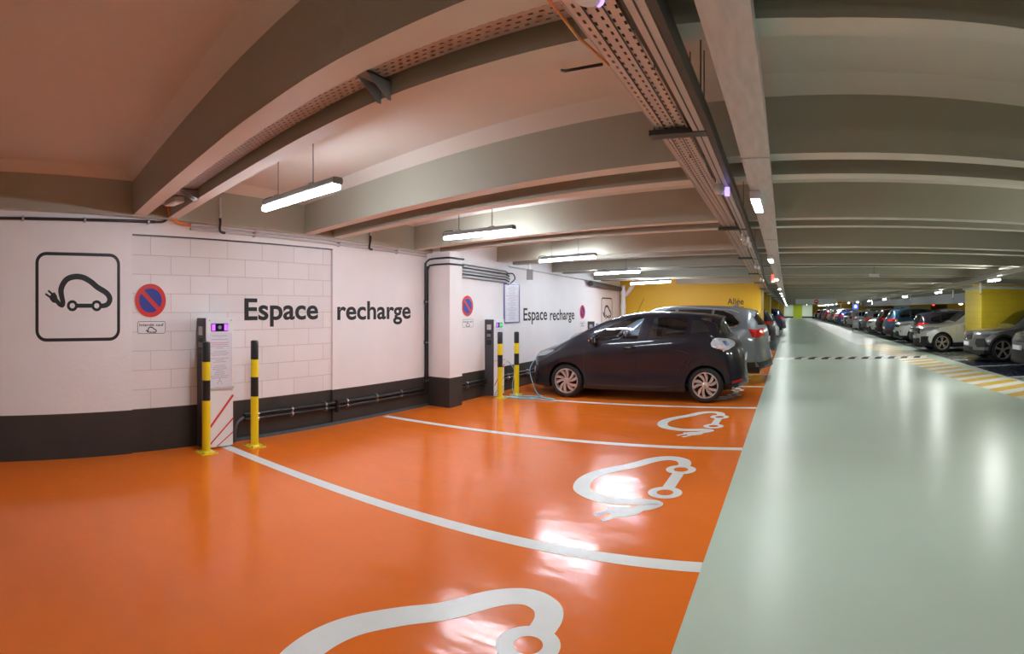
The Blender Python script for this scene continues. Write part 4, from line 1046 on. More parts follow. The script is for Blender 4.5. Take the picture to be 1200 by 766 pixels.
    # mirrors
    if sp.get('mirror'):
        x, z = sp['mirror']
        for sg in (-1, 1):
            p = c.side(x, z, sg); y = p.y
            m = MB(); m.ball((x, y+sg*.115, z+.03), .065, .095, .068, body, 18, 12); m.ball((x+.012, y+sg*.12, z+.005), .062, .088, .055, M['cladding'], 18, 10)
            m.tube([(x-.01, y-sg*.03, z-.035), (x, y+sg*.06, z-.005)], .022, M['cladding'], 8); o = m.build('wing_mirror', t, 60)
            m = MB(); m.box(x+.052, x+.066, min(y+sg*.05, y+sg*.19), max(y+sg*.05, y+sg*.19), z-.01, z+.065, M['chrome']); m.build('mirror_glass', o)
            if sp.get('indicator'):
                m = MB(); m.rbox(x-.055, x-.035, min(y+sg*.15, y+sg*.208), max(y+sg*.15, y+sg*.208), z+.01, z+.035, M['amber'], .008); m.build('indicator', o)
    # plates
    for front, z in sp.get('plates', []):
        p = c.end(0, z, front); s_ = -1 if front else 1; x = p.x
        m = MB(); m.rbox(min(x, x+s_*.014)-.004, max(x, x+s_*.014)+.004, -.26, .26, z-.056, z+.056, M['plate'], .012, 'x'); o = m.build('number_plate', t)
        m = MB(); xx = x+s_*.0185; m.add([(xx, -.255, z-.05), (xx, -.215, z-.05), (xx, -.215, z+.05), (xx, -.255, z+.05)], [(0, 1, 2, 3)], M['blue']); m.build('blue_band', o); m = MB(); m.add([(xx, .255, z-.05), (xx, .215, z-.05), (xx, .215, z+.05), (xx, .255, z+.05)], [(0, 1, 2, 3)], M['blue']); m.build('blue_band', o)
    for fn in sp.get('extras', []): fn(c, t, sp, body)
    return t, c

# extras
def seats(c, t, sp, body):
    x0 = sp['seat_x']; hz = sp.get('seat_z', .30)
    def seat(x, y, w, rear=False):
        m = MB(); mm = M['seat']
        m.rbox(x-.48, x+.02, y-w, y+w, hz, hz+.17, mm, .05, 'y'); e = m.build('seat', t, 40)
        m = MB(); m.prism([(-.03, hz+.1), (.10, hz+.1), (.27, hz+.68), (.20, hz+.74), (.13, hz+.70)], y-w, y+w, mm, 'x') if False else None
        m.add([(x+a, yy, z) for yy in (y-w, y+w) for a, z in ((-.05, hz+.08), (.10, hz+.08), (.27, hz+.66), (.22, hz+.72), (.12, hz+.68))], [(4, 3, 2, 1, 0), (5, 6, 7, 8, 9)]+[(i, (i+1) % 5, (i+1) % 5+5, i+5) for i in range(5)], mm); m.build('seat_back', e)
        hs = (y,) if not rear else (y-w*.6, y+w*.6)
        for yy in hs: m = MB(); m.rbox(x+.17, x+.28, yy-.12, yy+.12, hz+.74, hz+.93, mm, .04, 'y'); m.tube([(x+.22, yy, hz+.6), (x+.22, yy, hz+.78)], .012, M['steel'], 6); m.build('headrest', e)
    for y in (-.36, .36): seat(x0, y, .24)
    seat(x0+.95, 0, .60, True)
    m = MB(); xd = sp['dash_x']; zd = sp['dash_z']
    m.add([(x, y, z) for y in (-c.W*.84, c.W*.84) for x, z in ((xd-.45, zd-.10), (xd+.02, zd), (xd+.16, zd-.05), (xd+.14, zd-.35), (xd-.45, zd-.4))], [(4, 3, 2, 1, 0), (5, 6, 7, 8, 9)]+[(i, (i+1) % 5, (i+1) % 5+5, i+5) for i in range(5)], M['cabin']); m.build('dashboard', t)
    m = MB(); A = Matrix.Translation((xd+.30, -.36, zd-.07)) @ Matrix.Rotation(radians(-62), 4, 'Y')
    m.tube([tuple(A @ Vector((.185*cos(q), .185*sin(q), 0))) for q in [2*pi*i/24 for i in range(25)]], .014, M['cabin'], 8, False); m.tube([tuple(A @ Vector((-.17, 0, 0))), tuple(A @ Vector((.17, 0, 0)))], .016, M['cabin'], 6); m.tube([tuple(A @ Vector((0, 0, 0))), (xd+.1, -.36, zd-.15)], .03, M['cabin'], 8); m.build('steering_wheel', t, 50)
    m = MB(); p = c.top(sp['mir_x'], 0); m.rbox(p.x-.01, p.x+.03, -.12, .12, p.z-.14, p.z-.07, M['cabin'], .015, 'x'); m.tube([(p.x, 0, p.z-.01), (p.x+.01, 0, p.z-.1)], .012, M['cabin'], 6); m.build('inside_mirror', t)
    m = MB(); m.box(.9, c.L-.35, -c.W*.84, c.W*.84, .30, .32, M['cabin']); m.build('cabin_floor', t)
def hatch_emblem(c, t, sp, body):
    z = sp['emblem_z']; p = c.end(0, z, False); A = at(Matrix(((0, 0, 1, 0), (-1, 0, 0, 0), (0, 1, 0, 0), (0, 0, 0, 1))), p.x+.004, 0, z)
    m = MB(); ribbon(m, [(0, .055), (.042, 0), (0, -.055), (-.042, 0)], .014, A, M['chrome'], .006, True); m.build('diamond_emblem', t)
def star_emblem(c, t, sp, body):
    z = sp['emblem_z']; p = c.end(0, z, True); A = at(Matrix(((0, 0, -1, 0), (-1, 0, 0, 0), (0, 1, 0, 0), (0, 0, 0, 1))), p.x-.012, 0, z)
    m = MB(); ribbon(m, arc(0, 0, .088, 0, 2*pi, 28)[:-1], .014, A, M['chrome'], .008, True)
    for k in range(3): q = pi/2+k*2*pi/3; ribbon(m, [(0, 0), (.085*cos(q), .085*sin(q))], [.03, .006], A, M['chrome'], .010)
    m.build('round_star_emblem', t)
    for dz in (-.035, .035):
        for s_ in (-1, 1): m = MB(); ribbon(m, [(s_*.50, dz), (s_*.11, dz)], .03, A, M['chrome'], .002); m.build('grille_bar', t)
def roof_rails(c, t, sp, body):
    x0, x1 = sp['rails']
    for sg in (-1, 1):
        y = sg*c.W*.70; pts = []
        for i in range(11):
            x = x0+(x1-x0)*i/10; p = c.top(x, y); pts.append((x, y, p.z+(.028 if 0 < i < 10 else -.01)))
        m = MB(); m.tube(pts, .014, M[sp.get('rail_mat', 'black')], 8); m.build('roof_rail', t, 50)
def fin(c, t, sp, body):
    x = sp['fin']; p = c.top(x, 0); m = MB()
    m.add([(x-.09, -.02, p.z-.005), (x+.09, -.025, p.z-.008), (x+.09, .025, p.z-.008), (x-.09, .02, p.z-.005), (x+.085, 0, p.z+.06), (x+.04, 0, p.z+.055)], [(0, 1, 4, 5), (2, 3, 5, 4), (1, 2, 4), (3, 0, 5), (3, 2, 1, 0)], body); m.build('roof_fin', t, 30)
def lamp_inner(c, t, sp, body):
    for sg in (-1, 1):
        p = c.side(3.70, 1.01, sg); m = MB(); m.ball((p.x, p.y+sg*.004, p.z), .085, .012, .05, M['lamp_blue'], 16, 8); m.build('lamp_core', t, 60)
        p = c.side(3.60, .935, sg); m = MB(); m.ball((p.x+.05, p.y+sg*.003, p.z), .10, .010, .014, M['amber_pale'], 14, 6); m.build('lamp_indicator', t, 60)
        p = c.side(2.06, .885, sg); m = MB(); m.ball((p.x, p.y, p.z+.02), .10, .004, .045, M['black'], 16, 8); m.build('handle_recess', t, 60)
        p = c.side(.95, .40, sg)
def antenna(c, t, sp, body):
    x = sp['fin']; p = c.top(x, 0); m = MB(); m.tube([(x, 0, p.z-.005), (x+.13, 0, p.z+.26)], .004, M['black'], 6); m.ball((x, 0, p.z), .03, .02, .015, M['black'], 10, 6); m.build('antenna', t)
def exhausts(c, t, sp, body):
    for sg in (-1, 1):
        p = c.end(sg*.62, .36, False); m = MB()
        A = Matrix.Translation((p.x-.05, sg*.60, .36)) @ Matrix.Rotation(pi/2, 4, 'Y')
        m.lathe([(.055, 0), (.058, .085), (.048, .085), (.046, .02), (0, .02)], M['chrome'], 20, A); m.build('tailpipe', t, 40)
def spoiler(c, t, sp, body):
    x, dx = sp['spoiler']; m = MB(); w = c.W*.66; n = 10; vs = []
    for i in range(n+1):
        y = -w+2*w*i/n; p = c.top(x-.12, y*.98); p2 = c.top(x, y*.98); b = .04*(abs(y)/w)**3
        vs += [(p.x, y, p.z+.004), (x+dx-b, y, p2.z+.004), (x+dx-b, y, p2.z-.022), (p.x+.1, y, p2.z-.04)]
    m.add(vs, [(i*4+k, i*4+(k+1) % 4, (i+1)*4+(k+1) % 4, (i+1)*4+k) for i in range(n) for k in range(4)]+[(3, 2, 1, 0), (n*4, n*4+1, n*4+2, n*4+3)], body); m.build('spoiler', t, 40)
def crease(c, t, sp, body):
    for pts in sp['creases']:
        for sg in (-1, 1):
            m = MB(); q = smooth_path(pts, 6); n = len(q)
            m.tube([c.side(x, z, sg)+Vector((0, -sg*.016, 0)) for x, z in q], [.012+.014*sin(pi*i/(n-1)) for i in range(n)], body, 6); m.build('body_crease', t, 60)
def bonnet_gap(c, t, sp, body):
    pts = [c.top(x, y)+Vector((0, 0, .0005)) for x, y in smooth_path(sp['bonnet'], 8)]
    m = MB(); m.tube(pts, .004, M['black'], 5); m.build('bonnet_gap', t)
def grille_frame(c, t, sp, body):
    q = sp['frame']; q = [(a[0]+(b[0]-a[0])*k/5, a[1]+(b[1]-a[1])*k/5) for a, b in zip(q, q[1:]+q[:1]) for k in range(5)]; q.append(q[0])
    m = MB(); m.tube([c.end(y, z, True) for y, z in q], .013, M['chrome'], 8, False); m.build('grille_frame', t, 50)
    p = c.end(0, .78, True); m = MB(); m.lathe([(.045, 0), (.045, .008), (.03, .012), (0, .012)], M['tail'], 18, at(Matrix(((0, 0, -1, 0), (-1, 0, 0, 0), (0, 1, 0, 0), (0, 0, 0, 1))), p.x, 0, .78)); m.build('round_badge', t, 40)
    for dz in (.70, .74, .82, .86):
        m = MB(); m.tube([c.end(y, dz, True) for y in (-.36, -.2, 0, .2, .36)], .006, M['dgrey'], 6); m.build('grille_bar', t)
def spots(c, t, sp, body):
    for (y, z, r) in sp['fogs']:
        for sg in (-1, 1):
            p = c.end(sg*y, z, True); m = MB(); m.ball((p.x+.005, sg*y, z), .02, r, r*.8, M['headlamp'], 14, 8); m.build('fog_lamp', t, 50)

ZOE = dict(L=4.07, W=1.72, paint='black', R=.305, rim=.218, wheels=(.885, 3.385), style='swirl', gap=.042, N=96, glass='glass_dark', fglass='glass', wsglass='glass', rglass='glass_rear',
    top=[(0.0, .24), (.004, .34), (.008, .46), (.02, .62), (.055, .735), (.135, .795), (.35, .876), (.562, .948), (.817, 1.06), (1.03, 1.171), (1.238, 1.273), (1.5, 1.393), (1.76, 1.48), (2.02, 1.536), (2.32, 1.557), (2.65, 1.557), (2.94, 1.548), (3.3, 1.522), (3.58, 1.480), (3.66, 1.40), (3.74, 1.27), (3.83, 1.12), (3.93, 1.02), (3.985, .93), (4.03, .78), (4.06, .62), (4.068, .50), (4.07, .40), (4.0715, .30)],
    bottom=[(0, .2), (.25, .18), (1.0, .185), (3.0, .185), (3.7, .24), (4.07, .29)],
    belt=[(0, .60), (.3, .74), (.8, .87), (1.2, .965), (1.5, 1.0), (2.2, 1.06), (3.0, 1.135), (3.5, 1.16), (3.75, 1.10), (4.07, .95)],
    plan=[(0, .90), (.25, .955), (.7, .99), (1.3, 1.0), (3.2, 1.0), (3.7, .97), (4.07, .90)],
    roofw=[(0, .78), (.5, .80), (.9, .84), (1.3, .80), (1.8, .72), (2.3, .68), (3.3, .63), (3.6, .60), (3.8, .70), (4.07, .82)],
    lower=[(.0, .925), (.05, .965), (.13, .980), (.27, .962), (.45, .966), (.62, .990), (.80, 1.0), (.92, .985)],
    crown=[(0, .05), (.12, .07), (.5, .10), (.9, .10), (1.4, .075), (2.0, .07), (3.3, .07), (3.6, .07), (3.8, .06), (4.07, .05)], bowF=.36, bowR=.34,
    side_cuts=[('front_window', [[(1.45, 1.035), (1.56, 1.225), (1.84, 1.375), (2.08, 1.445), (2.285, 1.452), (2.205, 1.085)]]),
               ('quarter_window', [[(1.345, 1.03), (1.43, 1.035), (1.54, 1.205), (1.50, 1.19)]]), ('side_window', [[(2.385, 1.105), (2.465, 1.44), (2.72, 1.452), (3.08, 1.425), (3.045, 1.16)]]),
               ('black_trim', [[(3.13, 1.19), (3.15, 1.41), (3.30, 1.385), (3.42, 1.30), (3.45, 1.22)]]),
               ('headlight', [[(.15, .70), (.20, .79), (.56, .845), (.60, .83), (.45, .745)]]),
               ('taillight', [[(3.48, 1.02), (3.52, 1.09), (3.58, 1.11), (3.75, 1.085), (3.88, 1.02), (3.86, .96), (3.77, .905), (3.70, .895), (3.50, .965)]]),
               ('reflector', [[(3.84, .335), (3.84, .37), (4.0, .385), (4.0, .35)]])],
    tailmat='tail_clear', zglass=1.0, ws=[(1.02, -.60), (1.02, .60), (1.36, .66), (1.86, .555), (1.86, -.555), (1.36, -.66)],
    rear_cuts=[('rear_window', [(-.66, 1.17), (.66, 1.17), (.565, 1.45), (-.565, 1.45)])],
    front_cuts=[('grille', [(-.5, .30), (.5, .30), (.45, .42), (-.45, .42)])], sill=.235,
    doors=[[(1.245, .94), (1.245, .45), (1.30, .27), (2.205, .27), (2.225, 1.05), (1.40, .995)], [(2.235, .27), (2.245, 1.055), (3.02, 1.12), (3.02, .72), (2.78, .27)]],
    seams=[[(1.235, .97), (1.235, .46), (1.30, .262), (2.76, .262)], [(2.215, .262), (2.222, 1.05), (2.30, 1.46)], [(2.78, .27), (3.03, .74)]],
    handles=[(2.07, .925)], mirror=(1.43, 1.03), indicator=True, plates=[(False, .74), (True, .42)], emblem_z=.98, seat_x=2.15, dash_x=1.45, dash_z=1.02, mir_x=1.80, fin=2.0, spoiler=(3.60, .06), bonnet=[(1.02, -.62), (.5, -.66), (.2, -.5), (.13, 0), (.2, .5), (.5, .66), (1.02, .62)],
    creases=[[(2.78, .87), (2.86, .895), (2.98, .88), (3.16, .82), (3.28, .77)], [(3.05, .60), (3.12, .70), (3.18, .80)]],
    extras=[seats, hatch_emblem, antenna, spoiler, crease, bonnet_gap, lamp_inner])

def suv(**k):
    """family estate-like SUV; overrides per car"""
    L = k.get('L', 4.6); H = k.get('H', 1.65); hz = k.get('hood', 1.02); x0 = k.get('cowl', 1.45); rt = k.get('tailx', L-.35)
    d = dict(L=L, W=1.86, paint='grey', R=.35, rim=.245, wheels=(.90, L-.98), style='twin', gap=.05, N=64, clad=True,
        top=[(0, .30), (.004, .45), (.01, .60), (.03, .78), (.09, .90), (.22, hz-.06), (.6, hz), (1.05, hz+.035), (x0-.1, hz+.09), (x0+.15, hz+.24), (x0+.45, H-.17), (x0+.75, H-.05), (x0+1.1, H-.005), (2.9, H), (L-1.1, H-.02), (L-.7, H-.05), (rt-.05, H-.10), (rt+.06, H-.24), (L-.16, H-.50), (L-.07, H-.68), (L-.03, .80), (L-.005, .60), (L, .45), (L+.001, .34)],
        bottom=[(0, .26), (.3, .22), (1, .21), (L-1, .22), (L-.4, .27), (L, .33)],
        belt=[(0, .70), (.4, .86), (1.0, .95), (1.5, 1.01), (2.4, 1.05), (L-1, 1.10), (L-.4, 1.12), (L, 1.0)],
        plan=[(0, .90), (.3, .965), (.8, 1.0), (L-.8, 1.0), (L-.3, .965), (L, .92)],
        roofw=[(0, .80), (.6, .84), (1.2, .84), (1.7, .76), (2.3, .70), (L-.6, .66), (L-.2, .72), (L, .82)],
        crown=[(0, .05), (.2, .08), (.8, .08), (1.4, .07), (2.2, .07), (L-.5, .07), (L, .05)], bowF=.34, bowR=.26,
        side_cuts=[('side_window', [[(x0+.28, 1.06), (x0+.60, H-.22), (x0+.95, H-.12), (2.40, H-.10), (2.38, 1.09)], [(2.47, 1.09), (2.49, H-.10), (3.30, H-.11), (3.28, 1.12)], [(3.36, 1.13), (3.38, H-.12), (L-.88, H-.15), (L-.62, H-.30), (L-.72, 1.18)]]),
                   ('headlight', [[(.18, .80), (.20, .90), (.62, .955), (.45, .86)]]),
                   ('taillight', [[(L-.42, .98), (L-.38, 1.10), (L-.05, 1.10), (L-.05, .94)]])],
        zglass=hz-.02, ws=[(x0-.02, -.66), (x0-.02, .66), (x0+.72, .60), (x0+.72, -.60)],
        rear_cuts=[('rear_window', [(-.58, H-.50), (.58, H-.50), (.50, H-.16), (-.50, H-.16)]), ('taillight', [(.55, .96), (.55, 1.09), (1, 1.11), (1, .94)]), ('taillight', [(-.55, .96), (-.55, 1.09), (-1, 1.11), (-1, .94)]), ('bumper', [(-1, .30), (1, .30), (1, .56), (-1, .56)])],
        front_cuts=[('grille', [(-.48, .66), (.48, .66), (.50, .87), (-.50, .87)]), ('headlight', [(.53, .78), (.53, .88), (.95, .93), (.95, .80)]), ('headlight', [(-.53, .78), (-.53, .88), (-.95, .93), (-.95, .80)]), ('bumper', [(-.75, .28), (.75, .28), (.62, .50), (-.62, .50)])],
        doors=[[(1.42, .95), (1.42, .40), (2.42, .40), (2.42, 1.03)], [(2.44, .40), (2.44, 1.03), (3.32, 1.08), (3.32, .80), (3.1, .40)]],
        seams=[[(1.41, .95), (1.41, .38), (3.08, .38), (3.33, .80), (3.33, 1.08)], [(2.43, .38), (2.43, 1.06)]], handles=[(2.25, .93), (3.2, .97)], mirror=(x0+.30, 1.04), plates=[(True, .55), (False, .62)], sill=.36, fin=L-1.05, rails=(x0+1.1, L-1.0),
        extras=[roof_rails, fin])
    d.update(k); return d

X5 = suv(L=4.85, W=1.94, H=1.69, paint='pearl', R=.37, rim=.265, wheels=(.92, 3.86), tailx=4.44, clad=False, sill=.36, hood=1.06, glass='glass_black',
    top=[(0, .34), (.004, .5), (.02, .75), (.07, .93), (.25, 1.04), (.8, 1.10), (1.35, 1.14), (1.62, 1.24), (1.95, 1.45), (2.2, 1.60), (2.45, 1.66), (2.85, 1.685), (3.36, 1.69), (3.9, 1.672), (4.2, 1.635), (4.46, 1.585), (4.52, 1.50), (4.60, 1.39), (4.68, 1.285), (4.745, 1.17), (4.775, 1.0), (4.79, .80), (4.80, .70), (4.84, .58), (4.848, .48), (4.85, .40)],
    side_cuts=[('black_trim', [[(1.85, 1.15), (2.2, 1.50), (2.6, 1.59), (2.75, 1.59), (2.73, 1.17)], [(2.80, 1.17), (2.82, 1.59), (3.56, 1.585), (3.54, 1.19)]]),
               ('window_trim', [[(3.58, 1.195), (3.60, 1.60), (3.83, 1.585), (4.04, 1.50), (4.205, 1.33), (4.18, 1.27), (4.09, 1.20)]]), ('side_window', [[(3.60, 1.22), (3.62, 1.575), (3.81, 1.56), (4.02, 1.475), (4.17, 1.32), (4.155, 1.28), (4.07, 1.225)]], ('window_trim',)),
               ('taillight', [[(4.57, 1.15), (4.62, 1.185), (4.82, 1.17), (4.82, .98), (4.72, .985)]])],
    rear_cuts=[('rear_window', [(-.66, 1.25), (.66, 1.25), (.56, 1.545), (-.56, 1.545)]), ('taillight', [(.52, 1.03), (.52, 1.13), (.90, 1.17), (.90, .98), (.80, .98)]), ('taillight', [(-.52, 1.03), (-.52, 1.13), (-.90, 1.17), (-.90, .98), (-.80, .98)]), ('bumper', [(-1, .33), (1, .33), (1, .55), (-1, .46)])],
    belt=[(0, .75), (.4, .92), (1.0, 1.02), (1.6, 1.08), (2.6, 1.12), (3.8, 1.17), (4.4, 1.19), (4.85, 1.05)],
    roofw=[(0, .80), (.6, .84), (1.3, .85), (1.9, .78), (2.5, .72), (4.2, .66), (4.5, .66), (4.7, .78), (4.85, .84)],
    plates=[(False, .92), (True, .5)], fin=4.0, rails=(2.5, 4.15), rail_mat='alu', spoiler=(4.46, .07), handles=[(2.5, 1.02), (3.45, 1.06)], bowR=.30, extras=[roof_rails, fin, exhausts, spoiler])

def place(t, nose_x, y, rev=False, yaw=0., L=4.6):
    t.rotation_euler = (0, 0, (pi if rev else 0)+yaw)
    t.location = (nose_x+(L if rev else 0), y, 0)

zoe, zc = build_car(ZOE, 'hatchback', 'black hatchback parked on the orange charging bay beside the wall lettering', 'car')
yaw = radians(2.4)
place(zoe, -4.86, 9.665, False, yaw)
x5, _ = build_car(X5, 'suv_car', 'grey blue metallic estate SUV with red tail lamp parked behind the black hatchback', 'car')
place(x5, -5.28, 12.35)

# right-hand row and the far left cars
GLC = suv(L=4.66, H=1.64, paint='silver', R=.355, rim=.25, wheels=(.86, 3.72), clad=False, emblem_z=.77, style='twin', fogs=[(.68, .48, .06)], front_cuts=[('grille', [(-.50, .68), (.50, .68), (.46, .88), (-.46, .88)]), ('headlight', [(.54, .76), (.54, .87), (.96, .95), (.96, .84)]), ('headlight', [(-.54, .76), (-.54, .87), (-.96, .95), (-.96, .84)]), ('bumper', [(-.85, .36), (-.55, .36), (-.55, .58), (-.85, .60)]), ('bumper', [(.85, .36), (.55, .36), (.55, .58), (.85, .60)]), ('bumper', [(-.5, .30), (.5, .30), (.5, .52), (-.5, .52)])], extras=[roof_rails, star_emblem])
JAG = suv(L=4.4, H=1.64, W=1.9, paint='grey', R=.36, rim=.27, wheels=(.88, 3.56), style='five', hood=1.0, cowl=1.40, fin=3.4, front_cuts=[('grille', [(-.34, .65), (.34, .65), (.40, .70), (.40, .84), (.35, .89), (-.35, .89), (-.40, .84), (-.40, .70)]), ('headlight', [(.52, .80), (.54, .88), (.97, .96), (.97, .87)]), ('headlight', [(-.52, .80), (-.54, .88), (-.97, .96), (-.97, .87)]), ('bumper', [(-.90, .46), (-.62, .44), (-.52, .56), (-.56, .70), (-.84, .72)]), ('bumper', [(.90, .46), (.62, .44), (.52, .56), (.56, .70), (.84, .72)]), ('bumper', [(-.45, .36), (.45, .36), (.42, .45), (-.42, .45)])], plates=[(True, .54), (False, .62)], frame=[(-.34, .65), (.34, .65), (.40, .70), (.40, .84), (.35, .89), (-.35, .89), (-.40, .84), (-.40, .70)], side_cuts=[('side_window', [[(1.72, 1.07), (2.05, 1.44), (2.4, 1.52), (2.38, 1.09)], [(2.47, 1.09), (2.49, 1.53), (3.15, 1.48), (3.45, 1.36), (3.28, 1.17)]]), ('headlight', [[(.20, .82), (.22, .92), (.70, .985), (.50, .89)]]), ('taillight', [[(4.0, 1.0), (4.02, 1.08), (4.4, 1.08), (4.4, .96)]])], extras=[fin, grille_frame])
RRS = suv(L=4.7, H=1.72, W=1.94, paint='grey', R=.37, rim=.27, wheels=(.90, 3.8), hood=1.08, style='star', extras=[roof_rails], front_cuts=[('grille', [(-.55, .78), (.55, .78), (.52, .93), (-.52, .93)]), ('headlight', [(.58, .80), (.58, .92), (.97, .95), (.97, .80)]), ('headlight', [(-.58, .80), (-.58, .92), (-.97, .95), (-.97, .80)]), ('bumper', [(-.9, .34), (.9, .34), (.85, .62), (-.85, .62)])], plates=[(True, .64), (False, .7)])
WHT = suv(L=4.4, H=1.62, paint='white', R=.34, rim=.24, wheels=(.9, 3.5), fin=3.3, fogs=[(.66, .56, .07)], front_cuts=[('grille', [(-.55, .74), (.55, .74), (.50, .86), (-.50, .86)]), ('headlight', [(.50, .78), (.50, .88), (.93, .95), (.93, .84)]), ('headlight', [(-.50, .78), (-.50, .88), (-.93, .95), (-.93, .84)]), ('bumper', [(-.65, .30), (.65, .30), (.5, .56), (-.5, .56)])], extras=[spots, fin])
BLU = suv(L=4.6, H=1.66, paint='blue', R=.345, rim=.24, tailx=4.22, rear_cuts=[('rear_window', [(-.58, 1.17), (.58, 1.17), (.52, 1.48), (-.52, 1.48)]), ('taillight', [(.42, .99), (.42, 1.07), (1, 1.09), (1, .96)]), ('taillight', [(-.42, .99), (-.42, 1.07), (-1, 1.09), (-1, .96)]), ('bumper', [(-1, .30), (1, .30), (1, .5), (-1, .5)]), ('reflector', [(.5, .52), (.5, .57), (.8, .57), (.8, .52)]), ('reflector', [(-.5, .52), (-.5, .57), (-.8, .57), (-.8, .52)])])
HAT = suv(L=4.15, H=1.50, W=1.76, paint='darkblue', R=.31, rim=.22, wheels=(.82, 3.38), clad=False, sill=.26, hood=.95, cowl=1.25, tailx=3.84, fin=3.0, bottom=[(0, .2), (1, .18), (3.3, .18), (4.15, .28)], belt=[(0, .62), (.4, .78), (1, .88), (1.5, .93), (3, 1.0), (3.8, 1.02), (4.15, .9)], plates=[(True, .45), (False, .68)],
    side_cuts=[('side_window', [[(1.55, .96), (1.85, 1.28), (2.25, 1.38), (2.22, .98)], [(2.30, .99), (2.33, 1.385), (2.95, 1.37), (3.0, 1.03)], [(3.06, 1.04), (3.03, 1.36), (3.4, 1.26), (3.45, 1.08)]]), ('headlight', [[(.15, .68), (.18, .80), (.55, .87), (.42, .76)]]), ('taillight', [[(3.70, .90), (3.74, 1.02), (4.1, 1.02), (4.1, .84)]])],
    front_cuts=[('grille', [(-.45, .58), (.45, .58), (.48, .70), (-.48, .70)]), ('headlight', [(.48, .67), (.50, .78), (.92, .84), (.92, .70)]), ('headlight', [(-.48, .67), (-.50, .78), (-.92, .84), (-.92, .70)]), ('bumper', [(-.7, .26), (.7, .26), (.6, .45), (-.6, .45)])],
    rear_cuts=[('rear_window', [(-.54, 1.04), (.54, 1.04), (.46, 1.34), (-.46, 1.34)]), ('taillight', [(.48, .84), (.52, 1.0), (1, 1.02), (1, .82)]), ('taillight', [(-.48, .84), (-.52, 1.0), (-1, 1.02), (-1, .82)]), ('bumper', [(-1, .26), (1, .26), (1, .40), (-1, .40)])],
    handles=[(2.1, .86), (2.95, .90)], mirror=(1.50, .95), doors=[[(1.30, .85), (1.30, .32), (2.25, .32), (2.25, .92)], [(2.27, .32), (2.27, .92), (3.02, .97), (3.02, .72), (2.8, .32)]], seams=[[(1.29, .86), (1.29, .31), (2.78, .31), (3.03, .72), (3.03, .98)], [(2.26, .31), (2.26, .95)]], extras=[fin])

def build_at(sp, name, label, x, y, rev=False, paint=None, group='cars in the right-hand row'):
    sp = dict(sp)
    if paint: sp['paint'] = paint
    t, _ = build_car(sp, name, label, 'car', group); place(t, x, y, rev, 0, sp['L']); return t

build_at(RRS, 'suv_car', 'dark grey SUV cut off by the right edge of the photograph', 5.50, 12.35, paint='grey')
build_at(JAG, 'suv_car', 'mid grey SUV with five spoke wheels in front of the yellow block pillar', 5.40, 15.95)
build_at(GLC, 'suv_car', 'silver SUV with a star emblem beyond the yellow block pillar', 4.68, 20.0)
build_at(HAT, 'hatchback', 'black hatchback backed in between the silver SUV and white crossover', 5.15, 22.7, True, 'black')
build_at(WHT, 'crossover_car', 'white crossover facing the aisle next to the blue SUV', 4.95, 25.4)
blue = build_at(BLU, 'suv_car', 'dark blue SUV showing its tail beside the white crossover', 4.90, 28.0, True)
wine = build_at(BLU, 'suv_car', 'very dark wine SUV showing its tail beyond the blue SUV', 4.85, 30.6, True, 'wine')
whit = build_at(WHT, 'crossover_car', 'small white car nose out beyond the dark wine SUV', 4.80, 33.2, False)
hat_t = build_at(HAT, 'hatchback', 'dark grey hatchback showing its tail behind the blue lit sign', 4.75, 36.0, True, 'grey')
hat_f = build_at(HAT, 'hatchback', 'dark blue hatchback nose out just past the blue lit sign', 4.72, 40.6, False, 'darkblue')

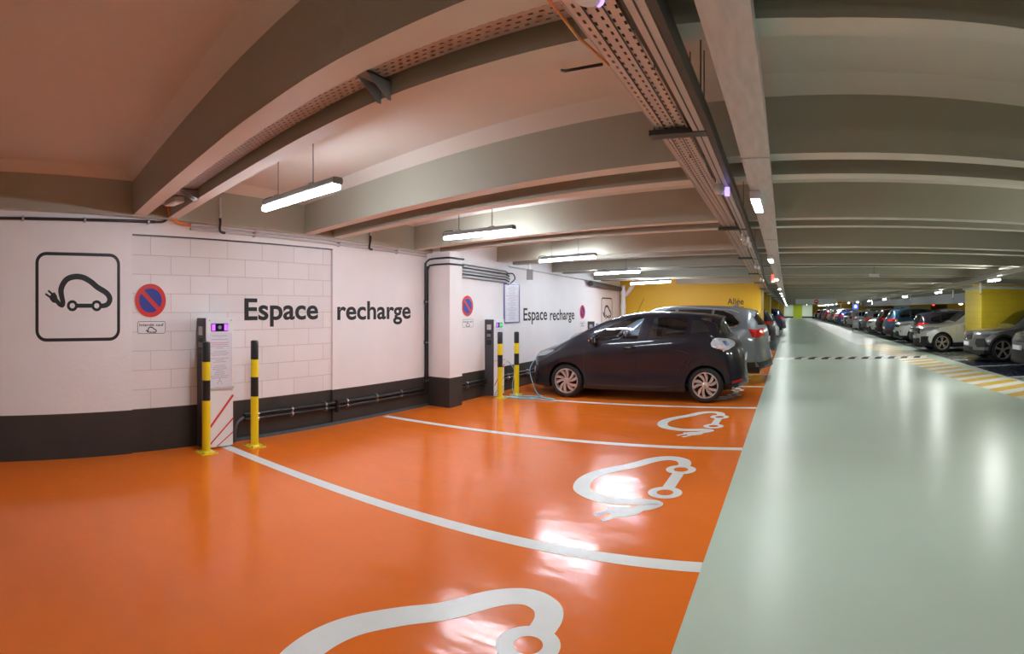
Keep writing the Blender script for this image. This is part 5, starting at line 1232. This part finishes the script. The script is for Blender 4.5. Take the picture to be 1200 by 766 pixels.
def recolour(o, old, new):
    for ch in [o]+list(o.children_recursive):
        if ch.type == 'MESH':
            for i, sl in enumerate(ch.material_slots):
                if sl.material == old: sl.link = 'OBJECT'; sl.material = new
def clone(src, label, x, y, rev, col, L, old, group='cars in the right-hand row'):
    c = copy_tree(src); c['label'] = label; c['group'] = group; place(c, x, y, rev, 0, L); recolour(c, old, P[col]); return c
FAR = [('lav', 'pale silver', 1), ('darkblue', 'dark blue', 0), ('white', 'white', 0), ('midblue', 'blue', 1), ('wine', 'dark wine', 0), ('silver', 'silver', 1), ('grey', 'grey', 1), ('lav', 'pale silver', 0), ('white', 'white', 1), ('red', 'red', 1), ('midblue', 'blue', 0), ('midblue', 'blue', 1), ('darkblue', 'dark blue', 1), ('grey', 'grey', 0), ('silver', 'silver', 0), ('black', 'black', 1), ('white', 'white', 0)]
for k, (col, cn, rev) in enumerate(FAR):
    y = 43.2+2.65*k; suvk = k % 3 == 2
    src, L, old = ((blue, 4.6, P['blue']) if suvk else (hat_t, 4.15, P['grey']))
    x = interp(y, [(40, 4.65), (60, 4.35), (90, 3.6)])+.1*((k*7) % 3-1)
    clone(src, '%s %s %s, %s car beyond the blue lit sign on posts' % (cn, 'SUV' if suvk else 'hatchback', 'showing its tail' if rev else 'nose out', ORD[k+1]), x, y, bool(rev), col, L, old)
gl_ = 'cars beyond the yellow aisle wall'
clone(blue, 'black SUV with a red tail lamp just beyond the yellow aisle wall', -.62-4.6, 22.9, False, 'black', 4.6, P['blue'], gl_)
clone(hat_t, 'white hatchback behind the black SUV beyond the yellow aisle wall', -.55-4.15, 25.2, False, 'white', 4.15, P['grey'], gl_)
clone(blue, 'dark blue SUV farthest along the left side before the end wall', -.32-4.6, 36.5, False, 'darkblue', 4.6, P['blue'], gl_)
EXPO = 0.6
# ------------------------------------------------------------------ camera, world, colour management
w = bpy.data.worlds.new('World'); SC.world = w; w.use_nodes = True
w.node_tree.nodes['Background'].inputs[0].default_value = (.5, .5, .55, 1); w.node_tree.nodes['Background'].inputs[1].default_value = .0
cd = bpy.data.cameras.new('camera'); cam = bpy.data.objects.new('camera', cd); COL.objects.link(cam)
F, CX, CY = 630., 926.5, 362.
cd.type = 'PANO'; cd.panorama_type = 'CENTRAL_CYLINDRICAL'
cd.central_cylindrical_range_u_min = -600/F; cd.central_cylindrical_range_u_max = 600/F
cd.central_cylindrical_range_v_min = -(766-CY)/F; cd.central_cylindrical_range_v_max = CY/F
cd.central_cylindrical_radius = 1; cd.clip_end = 300
cam.location = (0, 0, EYE); cam.rotation_euler = (pi/2, 0, -(600-CX)/F)
SC.camera = cam
SC.view_settings.view_transform = 'Standard'; SC.view_settings.look = 'None'; SC.view_settings.gamma = 1; SC.view_settings.use_curve_mapping = False
SC.view_settings.exposure = EXPO
SC.cycles.use_denoising = True; SC.cycles.max_bounces = 10; SC.cycles.diffuse_bounces = 5; SC.cycles.glossy_bounces = 4; SC.cycles.transparent_max_bounces = 12
SC.cycles.sample_clamp_indirect = 8
